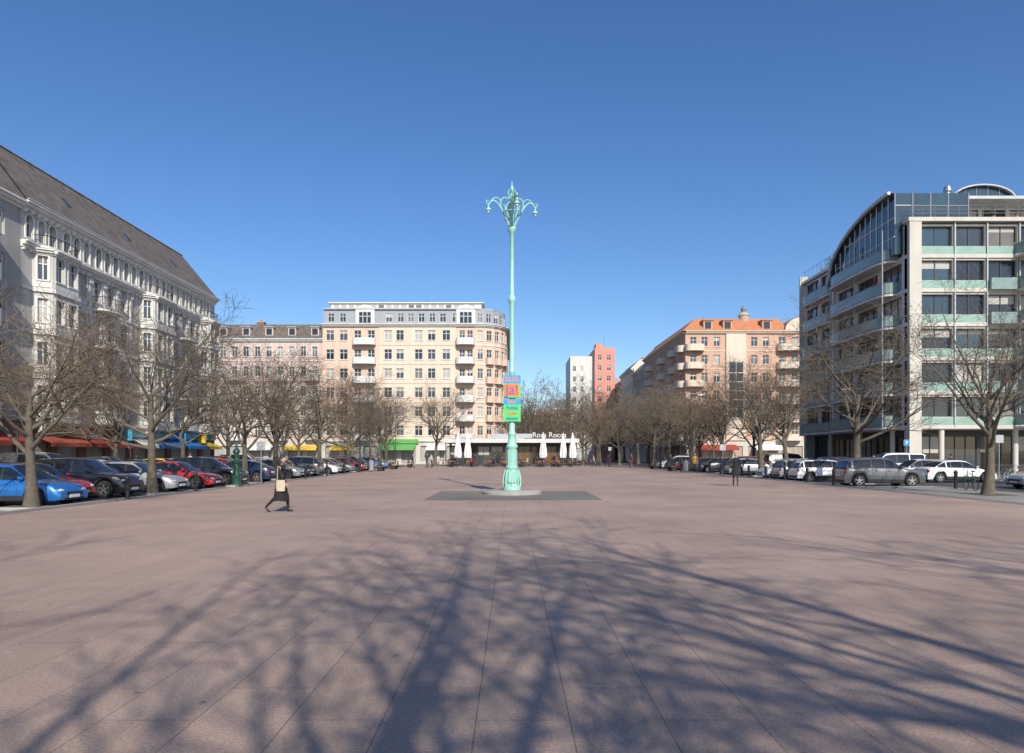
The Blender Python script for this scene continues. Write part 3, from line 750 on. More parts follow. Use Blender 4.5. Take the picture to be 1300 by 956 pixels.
# ------------------------------------------------------------------ MODERN BUILDING right
def build_modern():
    e=empty('modern_glass_apartment_building'); w=MB(); gl=MB(); bl=MB(); pl=MB(); pr=random.Random(9)
    FH=2.85; fl=[4+FH*k for k in range(6)]; top=4+FH*6; XB=62
    fr=Fr((33,57),(XB,57)); L=fr.L
    G=['glass_a','glass_blue','glass_b','glass_a','glass_c','curtain']
    def bay(u0,u1,kind):
        for i,z in enumerate(fl):
            lo=z+.85 if kind=='p' else z+.2
            wall(w,fr,u0,u1,z+.15,z+FH-.15,[(u0+.12,u1-.12,lo,z+FH-.32)],'beige_conc',rev=.3,frame='frame_dark',gl=G,style='multi')
            if kind=='p': fbox(gl,fr,u0+.1,u1-.1,z+.17,z+.8,.02,.1,'green_panel')
            fbox(w,fr,u0,u1,z-.15,z+.16,-.3,.14 if kind=='p' else .05,'beige_conc')
    us=[1.0,3.9,6.6,9.3]
    for a,c in zip(us,us[1:]): bay(a,c,'p')
    for a,c in ((9.3,12.2),(12.2,15.1)): bay(a,c,'b')
    for a,c in ((15.9,18.7),(18.7,21.5),(21.5,24.3)): bay(a,c,'p')
    bay(24.3,L,'b')
    fbox(w,fr,0,1.0,-.1,top+.3,-.4,.35,'beige_conc'); fbox(w,fr,15.1,15.9,-.1,top,-.4,.35,'beige_conc')
    for u in us[1:]: fbox(w,fr,u-.05,u+.05,4,top,-.02,.18,'zinc')
    for z in fl:
        balcony(bl,fr,12.0,z-.12,6.2,2.0,par='rail_glass',rail='rail_glass',slabm='white_panel',sq=.5)
        balcony(bl,fr,26.6,z-.12,4.4,1.8,par='rail_glass',rail='rail_glass',slabm='white_panel',sq=.5)
        if z in (fl[1],fl[3],fl[4]): fbox(bl,fr,6.7,9.2,z+.0,z+.95,.1,.5,'rail_glass')
        for _ in range(3):
            p=fr.P(12.0+pr.uniform(-2.6,2.6),z+.08,pr.uniform(.7,1.4)); plant(pl,tuple(p),.35,pr.uniform(.6,1.3),pr)
    wall(w,fr,1.0,L,-.1,3.85,[(1.4+k*3.1,4.2+k*3.1,.1,3.3) for k in range(8)],'frame_dark',d=-2.2,rev=.1,frame='frame_dark',gl=['shop_glass','glass_b','shop_warm'],style='multi')
    for u in (3.0,9.2,15.5,21.5,27): 
        p=fr.P(u,0,-.25); w.lathe([(.22,0),(.22,3.85)],14,'beige_conc',(p.x,p.y,0))
    sd=Fr((33,78),(33,57)); Ls=sd.L
    for i,z in enumerate(fl):
        hi=z+FH-.3
        wall(w,sd,8.2,Ls-.02,z+.12,z+FH-.15,[(8.8,12.2,z+.2,hi),(12.8,16.4,z+.2,hi),(17.0,20.2,z+.2,hi)],'white_panel',rev=.3,frame='frame_dark',gl=G,style='multi')
        fbox(w,sd,8.2,Ls,z-.15,z+.13,-.3,.06,'white_panel')
        balcony(bl,sd,14.4,z-.14,10.6,1.5,par='white_panel',rail='rail_glass',slabm='white_panel',sq=.5,n=14)
        wall(w,sd,0,8.2,z+.12,z+FH-.15,[(.5,3.6,z+.5,hi),(4.2,7.8,z+.2,hi)],'white_panel',rev=.25,frame='frame_dark',gl=G,style='multi',d=-.4)
        fbox(w,sd,0,8.2,z-.15,z+.13,-.8,-.28,'white_panel')
        balcony(bl,sd,4.6,z-.14,6.6,.95,par='rail_glass',rail='rail_glass',slabm='white_panel',sq=.25,base=-.4)
        for u in (9.6,14.4,19.2): bl.tube([sd.P(u,z,1.1),sd.P(u,z+FH-.1,1.1)],.05,6,'zinc')
        for _ in range(6):
            p=sd.P(14.4+pr.uniform(-4.4,4.4),z+.06,pr.uniform(.5,1.0)); plant(pl,tuple(p),.35,pr.uniform(.6,1.5),pr)
        # folded sunshade & chairs on the balconies
        u=pr.uniform(10.5,18.5); p=sd.P(u,z+.05,.7); pl.tube([tuple(p),(p.x,p.y,p.z+2.0)],[.03,.12],6,pr.choice(['awn_white','awn_red','cloth_beige']))
        u=pr.uniform(10.5,18.5); fbox(pl,sd,u,u+.5,z+.06,z+.5,.4,.9,pr.choice(['wood','frame_white','cloth_red']))
    fbox(w,sd,8.2,8.5,3.8,top+.6,-.8,.3,'white_panel'); fbox(w,sd,-.2,0,3.8,top+.9,-.8,.1,'beige_conc')
    fbox(w,sd,0,8.2,top-.03,top+.25,-.6,-.1,'white_panel')
    wall(w,sd,0,Ls-1,-.1,3.85,[(.5+k*3.2,3.4+k*3.2,.1,3.3) for k in range(6)],'frame_dark',d=-1.6,rev=.1,frame='frame_dark',gl=['shop_glass','glass_b','shop_warm'],style='multi')
    for u in (1,7,13,18.5):
        p=sd.P(u,0,-.15); w.lathe([(.2,0),(.2,3.85)],14,'beige_conc',(p.x,p.y,0))
    prism(w,[(33.35,57.35),(XB,57.35),(XB,77.9),(33.75,77.9),(33.75,69.7),(33.35,69.7)],3.85,top,'grey_stucco'); 
    prism(w,[(36.5,60.5),(XB,60.5),(XB,77.9),(36.5,77.9)],-.1,3.84,'grey_stucco')
    prism(w,[(32.95,56.95),(XB,56.95),(XB,78),(32.95,78)],3.8,3.99,'white_panel')
    fe=Fr((XB,78),(33.4,78)); wall(w,fe,0,fe.L,-.1,top,[(u,u+1.6,z+.6,z+2.4) for u in range(2,26,4) for z in fl],'white_panel')
    r=MB()
    prism(r,[(32.9,56.6),(XB,56.6),(XB,77.9),(33.2,77.9),(33.2,69.8),(32.9,69.8)],top-.02,top+.3,'beige_conc')
    for u in range(0,28):
        x=33.2+u; r.tube([(x,56.8,top+.3),(x,56.8,top+1.35)],.025,4,'steel')
    for zz in (.7,1.0,1.35): r.tube([(33.2,56.8,top+zz),(61,56.8,top+zz)],.025,4,'steel')
    for u in range(0,9):
        y=70+u; r.tube([(33.25,y-.5,top+.3),(33.25,y-.5,top+1.3)],.025,4,'steel')
    r.tube([(33.25,69.5,top+1.3),(33.25,77.8,top+1.3)],.025,4,'steel')
    ya,yb=69.0,57.6; za,zb=18.6,23.75
    prof=[(ya+(yb-ya)*k/12, za+(zb-za)*math.sqrt(max(0,1-((12-k)/12)**2))) for k in range(13)]
    x0,x1=32.3,38.5
    r.face([(x0,y,z) for y,z in prof]+[(x0,yb,za)],'glass_blue')
    r.face(([(x1,y,z) for y,z in prof]+[(x1,yb,za)])[::-1],'glass_blue')
    for a,c in zip(prof,prof[1:]):
        r.face([(x0-.5,a[0],a[1]),(x1,a[0],a[1]),(x1,c[0],c[1]),(x0-.5,c[0],c[1])],'glass_blue')
        r.tube([(x0-.5,a[0],a[1]),(x0-.5,c[0],c[1])],.16,6,'zinc'); r.tube([(x0-.03,a[0],a[1]),(x0-.03,a[0],za)],.045,4,'frame_white')
    for zz in (20.1,21.7):
        yy=[y for y,z in prof if z>=zz][0]; r.tube([(x0-.03,yy,zz),(x0-.03,yb,zz)],.05,4,'frame_white')
    r.face([(x0,yb,za),(x1,yb,za),(x1,yb,zb),(x0,yb,zb)],'glass_blue')
    for xx in (x0,33.8,35.3,36.8,x1): r.tube([(xx,yb-.03,top),(xx,yb-.03,zb)],.06,4,'zinc')
    r.tube([(x0,yb-.04,22.7),(x1,yb-.04,22.7)],.05,4,'frame_white')
    zp=top+2.3
    f=Fr((38.5,60),(XB-1,60)); wall(r,f,0,f.L,top+.3,zp,[(.4+k*2.4,2.5+k*2.4,top+.5,zp-.2) for k in range(9)],'white_panel',rev=.15,frame='frame_dark',gl=G,style='multi')
    r.box(38.5,XB-1,60.3,76,top+.3,zp,'white_panel')
    prism(r,[(36.2,57.9),(XB,57.9),(XB,76.5),(36.2,76.5)],zp,zp+.25,'zinc')
    cx=40.6; pts=[(cx+2.7*math.cos(a),zp+.26+1.25*math.sin(a)) for a in [math.pi*k/12 for k in range(13)]]
    r.face([(x,59.0,z) for x,z in pts],'glass_blue')
    for a,c in zip(pts,pts[1:]):
        r.face([(a[0],58.7,a[1]),(a[0],70,a[1]),(c[0],70,c[1]),(c[0],58.7,c[1])],'zinc'); r.tube([(a[0],58.7,a[1]),(c[0],58.7,c[1])],.09,5,'zinc')
    for q in (-1.5,-.5,.5,1.5): r.tube([(cx+q,58.96,zp+.26),(cx+q,58.96,zp+.26+1.25*math.sqrt(1-(q/2.7)**2))],.04,4,'zinc')
    r.lathe([(.22,zp+.2),(.22,zp+1.5),(.36,zp+1.6),(.36,zp+1.8),(.22,zp+2.1),(0,zp+2.2)],12,'steel',(38.6,60.5,0))
    for x,y in ((34.6,58.8),(45,59.2),(50,60)): r.tube([(x,y,zp+.2 if x>36 else top),(x,y,zp+2.0)],.035,4,'steel')
    r.box(46,48.5,63,66,zp+.25,zp+1.3,'zinc'); r.box(52,53.5,62,64,zp+.25,zp+1.0,'white_panel')
    for _ in range(12): plant(pl,(pr.uniform(39,60),pr.uniform(57.2,57.7),top+.3),.4,pr.uniform(.6,1.2),pr)
    for _ in range(5): plant(pl,(pr.uniform(33.8,34.6),pr.uniform(71,77),top+.3),.4,pr.uniform(.8,1.3),pr)
    w.obj('walls',e); gl.obj('spandrel_panels',e); bl.obj('balconies',e); r.obj('roof',e); pl.obj('balcony_plants_and_furniture',e)
build_modern()

# ------------------------------------------------------------------ CAFE PAVILION
def build_cafe():
    e=empty('cafe_pavilion'); w=MB(); x0,x1=-9.2,8.8; fr=Fr((x0,100.5),(x1,100.5)); L=fr.L
    n=9; ww=L/n
    wall(w,fr,0,L,0,3.4,[(k*ww+.1,(k+1)*ww-.1,.25 if k%4 else .1,2.9) for k in range(n)],'frame_dark',rev=.12,frame='frame_dark',gl=['shop_glass','shop_warm','glass_b','shop_glass'],style='multi')
    prism(w,[(x0,100.7),(x1,100.7),(x1,108),(x0,108)],0,3.4,'white_panel')
    prism(w,[(x0-.9,98.6),(x1+.9,98.6),(x1+.9,108.6),(x0-.9,108.6)],3.4,3.95,'white_panel')
    prism(w,[(x0-.6,98.9),(x1+.6,98.9),(x1+.6,108.3),(x0-.6,108.3)],3.95,4.05,'zinc')
    for k in range(5): w.tube([(x0-.4+k*(L+.8)/4,98.9,0),(x0-.4+k*(L+.8)/4,98.9,3.4)],.06,8,'dark_metal')
    w.box(-3,3,102,105,4.05,4.8,'zinc')
    w.obj('building_shell',e)
    t=text('sign','Rosa Rocca',1.05,'frame_white',(5.4,98.7,4.5),(math.pi/2,0,0),e,.03,off=.0)
    s=MB(); s.box(1.8,9.0,98.74,98.78,4.05,4.1,'dark_metal'); s.obj('sign_rail',e)
build_cafe()

# ------------------------------------------------------------------ LAMP POST
def build_lamp():
    e=empty('ornate_street_lamp',(0,29.5,0)); b=MB()
    b.lathe([(1.28,0),(1.28,.1),(1.2,.16),(0,.17)],40,'stone_base'); b.obj('plinth',e)
    b=MB()
    prof=[(.38,.16),(.38,.3),(.34,.36),(.31,.42),(.31,.5),(.35,.58),(.33,.8),(.28,.95),(.25,1.05),(.28,1.1),(.28,1.16),(.22,1.22),(.195,1.9),(.21,1.95),(.25,2.0),(.25,2.08),(.2,2.16),(.165,2.35),(.15,2.5),(.18,2.55),(.18,2.62),(.13,2.7),(.12,4.5),(.115,5.2),
      (.14,5.24),(.14,5.32),(.11,5.38),(.1,8.2),(.125,8.25),(.165,8.35),(.165,8.45),(.125,8.55),(.09,8.62),(.08,11.2),(.12,11.25),(.17,11.4),(.18,11.5),(.14,11.56),(.1,11.65),(.07,11.9),(.055,12.7),(.09,12.78),(.11,12.88),(.07,12.95),(.045,13.0),(.045,13.08),(.09,13.14),(.09,13.22),(.03,13.3),(.012,13.5),(0,13.52)]
    b.lathe(prof,20,'mint',(0,0,0))
    for k in range(8):
        a=k*math.pi/4; c,s=math.cos(a),math.sin(a)
        b.tube([(.21*c,.21*s,1.22),(.2*c,.2*s,1.9)],.024,5,'mint')
        b.tube([(.36*c,.36*s,.3),(.38*c,.38*s,.55),(.34*c,.34*s,.85),(.28*c,.28*s,1.05)],.035,5,'mint')
    b.box(-.14,.14,-.36,-.3,.5,.95,'mint')
    b.obj('column',e)
    b=MB()
    def sp(pts,n=6):
        out=[]
        P=[V(p) for p in pts]; P=[P[0]]+P+[P[-1]]
        for i in range(1,len(P)-2):
            for k in range(n):
                t=k/n; a,bb,c,d=P[i-1:i+3]
                out.append(.5*((2*bb)+(c-a)*t+(2*a-5*bb+4*c-d)*t*t+(3*bb-a-3*c+d)*t**3))
        out.append(P[-1]); return out
    for k in range(4):
        an=k*math.pi/2
        M=Matrix.Rotation(an,3,'Z')
        L_=lambda pts:[M@V((x,0,z)) for x,z in pts]
        b.tube(sp(L_([(.09,11.5),(.2,11.78),(.38,12.12),(.5,12.42),(.47,12.66),(.32,12.78),(.18,12.74),(.07,12.86)])),.034,6,'mint')
        b.tube(sp(L_([(.42,12.2),(.56,12.42),(.74,12.6),(.9,12.58),(1.02,12.44),(1.04,12.34)])),.034,6,'mint')
        b.tube(sp(L_([(.48,12.6),(.62,12.74),(.8,12.72),(.94,12.56)])),.024,5,'mint')
        b.tube(sp(L_([(.07,11.85),(.16,12.0),(.24,12.25),(.2,12.5),(.07,12.62)])),.024,5,'mint')
        b.tube(sp(L_([(.38,12.12),(.3,12.28),(.32,12.44),(.42,12.46)])),.022,5,'mint')
        b.tube(sp(L_([(.07,12.75),(.16,12.95),(.14,13.1),(.06,13.14)])),.02,5,'mint')
        b.tube(sp(L_([(1.02,12.42),(1.12,12.5),(1.1,12.6),(1.02,12.6)])),.02,5,'mint')
        p=M@V((1.03,0,0))
        b.lathe([(.02,12.36),(.04,12.3),(.1,12.24),(.125,12.17),(.1,12.16),(.0,12.17)],12,'mint',(p.x,p.y,0))
        b.ell((p.x,p.y,12.13),(.07,.07,.07),'frame_white')
    b.lathe([(.39,12.11),(.42,12.14),(.39,12.17),(.36,12.14),(.39,12.11)],24,'mint')
    b.obj('lantern_crown',e,rz=.2)
    s=MB()
    s.box(-.37,.37,-.2,-.17,4.14,5.1,'p_cyan'); s.box(-.37,.37,-.206,-.2,4.14,4.74,'p_green'); s.box(-.34,.3,-.212,-.206,4.2,4.72,'p_orange')
    s.box(-.37,.37,-.2,-.17,3.12,4.08,'p_green'); s.box(-.37,.37,-.206,-.2,3.85,4.08,'p_cyan')
    s.box(-.37,.37,.17,.2,4.14,5.1,'p_green'); s.box(-.37,.37,.17,.2,3.12,4.08,'p_green')
    for z in (3.3,3.9,4.3,4.95): s.box(-.14,.14,-.17,.17,z,z+.03,'dark_metal')
    s.obj('poster_boards',e)
    rx=(math.pi/2,0,0)
    text('poster_text','26.03.',.27,'p_orange',(0,-.205,4.92),rx,e,.003,off=.02)
    text('poster_text','Ja!',.6,'p_blue',(0,-.216,4.46),rx,e,.003,off=.0)
    text('poster_text','Der',.22,'p_orange',(0,-.21,3.96),rx,e,.003,off=.02)
    text('poster_text','Politik',.2,'p_blue',(0,-.204,3.69),rx,e,.003,off=.02)
    text('poster_text','Ziele',.2,'p_red',(0,-.204,3.47),rx,e,.003,off=.02)
    text('poster_text','setzen',.2,'p_blue',(0,-.204,3.25),rx,e,.003,off=.02)
build_lamp()

# ------------------------------------------------------------------ CARS
KIND={
 'hatch':dict(L=4.1,W=1.78,belt=[(0,.55),(.01,.82),(.05,.95),(.3,.97),(.68,.93),(.74,.9),(.9,.78),(.97,.66),(1,.48)],roof=[(.015,.95),(.09,1.36),(.2,1.46),(.45,1.49),(.56,1.44),(.75,.9)],h=0,wr=.31),
 'sedan':dict(L=4.6,W=1.82,belt=[(0,.55),(.012,.85),(.05,.97),(.18,.99),(.68,.93),(.73,.9),(.9,.76),(.97,.64),(1,.46)],roof=[(.1,.99),(.24,1.36),(.36,1.44),(.5,1.44),(.57,1.39),(.74,.9)],h=0,wr=.33),
 'suv':dict(L=4.5,W=1.86,belt=[(0,.6),(.01,.95),(.04,1.06),(.3,1.08),(.68,1.05),(.73,1.02),(.9,.93),(.97,.82),(1,.6)],roof=[(.015,1.06),(.07,1.5),(.15,1.62),(.45,1.67),(.56,1.61),(.74,1.02)],h=0,wr=.36),
 'estate':dict(L=4.65,W=1.82,belt=[(0,.55),(.01,.85),(.04,.95),(.3,.97),(.68,.93),(.73,.9),(.9,.77),(.97,.66),(1,.48)],roof=[(.01,.95),(.07,1.32),(.13,1.45),(.45,1.48),(.56,1.42),(.73,.9)],h=0,wr=.32),
 'van':dict(L=4.9,W=1.92,belt=[(0,.6),(.01,1.0),(.03,1.15),(.3,1.17),(.76,1.14),(.8,1.1),(.92,.98),(.97,.85),(1,.6)],roof=[(.005,1.15),(.03,1.8),(.1,1.93),(.5,1.95),(.66,1.88),(.84,1.06)],h=0,wr=.34),
}
def interp(t,x):
    if x<=t[0][0]: return t[0][1]
    for (a,za),(c,zc) in zip(t,t[1:]):
        if x<=c: return za+(zc-za)*(x-a)/(c-a)
    return t[-1][1]
CARM={}
def car_mesh(kind,col):
    if (kind,col) in CARM: return CARM[(kind,col)]
    K=KIND[kind]; L,W=K['L'],K['W']; b=MB(); paint='paint_'+col; wr=K['wr']
    xf,xr=L*.5-.82,-L*.5+.78; hw=W/2
    doors=[.335,.50,.655]
    fs=sorted(set([k/46 for k in range(47)]+[d-.002 for d in doors]+[d+.002 for d in doors]+[.005,.015,.985,.995]))
    rows=[]
    def wid(f):
        w=hw
        if f>.86: w*=1-.17*((f-.86)/.14)**2.2
        if f<.1: w*=1-.10*((.1-f)/.1)**2
        return w
    for f in fs:
        x=-L/2+f*L; z0=.22
        if f>.95: z0+=.03*(f-.95)/.05
        for xw in (xf,xr):
            dx=abs(x-xw); ar=wr+.06
            if dx<ar: z0=max(z0,wr+math.sqrt(ar*ar-dx*dx))
        zb=interp(K['belt'],f); w=wid(f); z0=min(z0,zb-.12)
        h=zb-z0
        row=[(x,w*.95,z0),(x,w*.99,z0+h*.25),(x,w,z0+h*.5),(x,w*.985,z0+h*.8),(x,w*.93,z0+h*.97),(x,w*.86,zb+.01),(x,w*.4,zb+.035),(x,0,zb+.04)]
        row=row+[(p[0],-p[1],p[2]) for p in row[-2::-1]]
        rows.append(row)
    def mm(a,c):
        fa=(fs[a]+fs[a+1])/2
        if any(abs(fa-d)<.0019 for d in doors) and (c in (1,2,3) or c in (10,11,12)): return 'gap'
        if c in (0,13) and .2<fa<.8: return 'plastic'
        return paint
    b.grid(rows,mm,True,False,True)
    b.face(rows[0],paint); b.face(rows[-1][::-1],paint)
    b.box(-L/2+.15,L/2-.15,-hw*.86,hw*.86,.2,.5,'gap'); b.box(xf-.45,xf+.45,-hw*.78,hw*.78,.4,.72,'gap'); b.box(xr-.45,xr+.45,-hw*.78,hw*.78,.4,.8,'gap')
    rf=K['roof']; f0,f1=rf[0][0],rf[-1][0]
    gs=[f0+(f1-f0)*k/30 for k in range(31)]
    pil=[rf[1][0]+.03,.335 if kind!='van' else .3,.50,]
    gs=sorted(set(gs+[p-.008 for p in pil]+[p+.008 for p in pil]))
    rows=[]
    for f in gs:
        x=-L/2+f*L; zb=interp(K['belt'],f)-.01; zr=max(interp(rf,f),zb+.005); w=wid(min(max(f,.06),.85)); h=zr-zb
        k=min(1,h/.45)
        yb=w*.88; yr=w*(.88-.19*k)
        row=[(x,yb,zb),(x,yb+(yr-yb)*.78,zb+h*.84),(x,yr*.965,zb+h*.965),(x,yr*.6,zr+.01*k),(x,0,zr+.025*k)]
        row=row+[(p[0],-p[1],p[2]) for p in row[-2::-1]]; rows.append(row)
    def gm(a,c):
        fa=(gs[a]+gs[a+1])/2
        side=c in (0,7)
        if side:
            if any(abs(fa-p)<.0085 for p in pil): return 'plastic' if fa>.3 else paint
            h=interp(rf,fa)-interp(K['belt'],fa)
            if kind=='van' and col!='white' and fa<.3: return paint
            if h<.1: return paint
            return 'car_glass'
        if c in (1,6): return paint
        if fa>rf[-2][0]-.005 or fa<rf[1][0]: return 'car_glass'
        return paint
    b.grid(rows,gm,True,False,True)
    for xw in (xf,xr):
        for sg in (1,-1):
            y=sg*(hw-.13)
            prof=[(wr*.62,-.11),(wr*.92,-.11),(wr,-.08),(wr,.08),(wr*.92,.11),(wr*.62,.11)]
            b.lathe(prof,22,'rubber',(xw,y,wr),axis='y')
            yo=y+sg*.085
            b.lathe([(wr*.63,0),(wr*.60,.012*sg),(.0,.012*sg)],18,'gap',(xw,yo-sg*.05,wr),axis='y')
            b.lathe([(wr*.64,-.02*sg),(wr*.66,.022*sg),(wr*.58,.02*sg),(wr*.57,-.03*sg)],20,'alloy',(xw,yo,wr),axis='y')
            for k in range(5):
                a=k*2*math.pi/5+.3; c,s=math.cos(a),math.sin(a)
                p=[V((xw+c*.03-s*.045,yo,wr+s*.03+c*.045)),V((xw+c*wr*.6-s*.03,yo,wr+s*wr*.6+c*.03)),V((xw+c*wr*.6+s*.03,yo,wr+s*wr*.6-c*.03)),V((xw+c*.03+s*.045,yo,wr+s*.03-c*.045))]
                o=V((0,sg*.02,0)); b.hexa([q-o for q in p]+[q+o for q in p],'alloy')
            b.lathe([(.06,-.02*sg),(.06,.03*sg),(0,.03*sg)],10,'alloy',(xw,yo,wr),axis='y')
    zf=interp(K['belt'],.965); zr_=interp(K['belt'],.03)
    for sg in (1,-1):
        b.ell((L/2-.17,sg*hw*.66,zf-.1),(.17,.2,.075),'headlight')
        b.ell((-L/2+.1,sg*hw*.80,zr_-.17),(.11,.13,.12),'taillight')
        xm=-L/2+L*(f1-.06); zm=interp(K['belt'],f1-.06)+.08
        b.ell((xm,sg*(hw+.05),zm),(.07,.11,.075),paint if kind!='van' else 'plastic')
        for d in (.36,.52): b.box(-L/2+d*L+.03,-L/2+d*L+.17,sg*(hw*.995)-.02,sg*(hw*.995)+.02,interp(K['belt'],d)-.17,interp(K['belt'],d)-.14,paint)
    b.box(L/2-.06,L/2+.012,-.42,.42,.4,.52,'plastic'); b.box(L/2-.05,L/2+.022,-.26,.26,.29+.02,.42,'plate')
    b.box(L/2-.12,L/2+.005,-hw*.6,hw*.6,.24,.32,'plastic')
    b.box(-L/2-.015,-L/2+.04,-.26,.26,.6,.71,'plate'); b.box(-L/2-.005,-L/2+.1,-hw*.8,hw*.8,.26,.4,'plastic')
    me=b.mesh('car_%s_%s'%(kind,col),32); CARM[(kind,col)]=me; return me
def car(kind,col,nose,y,dirx,name=None):
    """perpendicular parking; nose = x of the end nearest the plaza"""
    K=KIND[kind]; L=K['L']
    cx=nose-L/2 if nose<0 else nose+L/2
    nm=name or {'suv':'parked_suv','van':'parked_van'}.get(kind,'parked_car')
    put(nm,car_mesh(kind,col),(cx,y,-.12),(0 if dirx>0 else math.pi)+R.uniform(-.025,.025))
for kd,c,n,y,d in (('hatch','blue',-15.55,24.3,1),('hatch','red',-16.9,27.0,1),('suv','black',-16.3,29.5,1),('estate','silver',-15.95,33.0,1),('sedan','red',-15.8,36.7,1),
    ('suv','black',-15.9,40.6,1),('sedan','darkblue',-15.9,45.5,-1),('hatch','silver',-15.8,51.6,1),('estate','black',-16,54.6,1),('suv','grey',-16,57.4,-1),('hatch','white',-15.9,63,1),('sedan','black',-15.9,66,1),('estate','silver',-16,69,1),
    ('hatch','dkred',-15.9,74.5,1),('suv','black',-16,77.5,1),('sedan','grey',-15.9,80.5,1),('hatch','blue',-15.9,87,1),('estate','black',-15.9,90,1)):
    car(kd,c,n,y,d)
for kd,c,n,y,d in (('hatch','blue',-27.2,33,1),('suv','dkred',-27.2,36.2,1),('estate','black',-27.2,39.3,1),('van','grey',-27.2,43,1),('hatch','white',-27.2,46.4,-1),('suv','grey',-27.2,50,1),('sedan','black',-27.2,53.6,1),('hatch','yellow',-27.2,57.4,1),('estate','silver',-27.2,60.6,1),('hatch','red',-27.2,66,-1),('suv','black',-27.2,70,1),('van','white',-27.2,75,1),('sedan','grey',-27.2,80,1)):
    car(kd,c,n,y,d)
for kd,c,n,y,d in (('suv','grey',18.6,38.9,1),('estate','white',19.0,46.2,1),('hatch','silver',19.0,49.2,1),('hatch','white',18.9,52.2,-1),('estate','silver',19,60.5,1),('suv','dkred',19,63.3,-1),('hatch','grey',18.9,70,-1),('sedan','black',19,72.8,1),('hatch','red',19,79,-1),('estate','black',19,81.5,1),('suv','white',19,88,-1),('hatch','silver',19,90.8,-1)):
    car(kd,c,n,y,d)
for kd,c,n,y,d in (('sedan','white',26.75,44.8,1),('van','white',27.0,53.0,-1),('hatch','silver',26.6,36.2,-1),('suv','black',26.6,33,1),('estate','silver',26.8,49.2,-1),('hatch','grey',26.9,57,1),('suv','black',26.9,60.3,1),('sedan','silver',26.9,68.5,-1),('van','grey',26.9,72.4,1)):
    car(kd,c,n,y,d)

# ------------------------------------------------------------------ PEOPLE
def add_head(b,c,yaw,s=1.0,hair='hair',long=False,tilt=0):
    M=Matrix.Rotation(yaw,3,'Z')@Matrix.Rotation(tilt,3,'Y'); c=V(c)
    rows=[]
    for i in range(11):
        ph=-math.pi/2+math.pi*i/10; z=math.sin(ph); r=math.cos(ph); row=[]
        for j in range(14):
            a=2*math.pi*j/14; x=r*math.cos(a); y=r*math.sin(a)
            if z<0: x*=1-.12*(-z) ; y*=1-.3*(-z); x+=.12*(-z)
            row.append(c+M@V((x*.098*s,y*.076*s,z*.12*s)))
        rows.append(row)
    b.grid(rows,'skin',True,True)
    T=lambda x,y,z: c+M@V((x*s,y*s,z*s))
    b.face([T(.088,.018,-.03),T(.088,-.018,-.03),T(.122,0,-.028)],'skin'); b.face([T(.088,.018,-.03),T(.122,0,-.028),T(.094,0,.018)],'skin'); b.face([T(.122,0,-.028),T(.088,-.018,-.03),T(.094,0,.018)],'skin')
    for sg in (1,-1):
        b.ell(T(.088,sg*.032,.008),(.01*s,.014*s,.008*s),'hair',6,4,M); b.ell(T(0,sg*.078,-.01),(.02*s,.01*s,.032*s),'skin',6,5,M)
    b.ell(T(.09,0,-.062),(.008*s,.026*s,.006*s),'cloth_red',6,4,M)
    rows=[]
    for i in range(8):
        ph=-.25+(math.pi/2+.25)*i/7; row=[]
        for j in range(14):
            a=2*math.pi*j/14; front=max(0,math.cos(a)); p2=max(ph,.62*front-.1) if i<3 else ph
            row.append(T(math.cos(p2)*math.cos(a)*.108-.008,math.cos(p2)*math.sin(a)*.086,math.sin(p2)*.132+.006))
        rows.append(row)
    b.grid(rows,hair,True,True)
    if long: b.ell(T(-.06,0,-.09),(.06*s,.085*s,.13*s),hair,10,7,M)
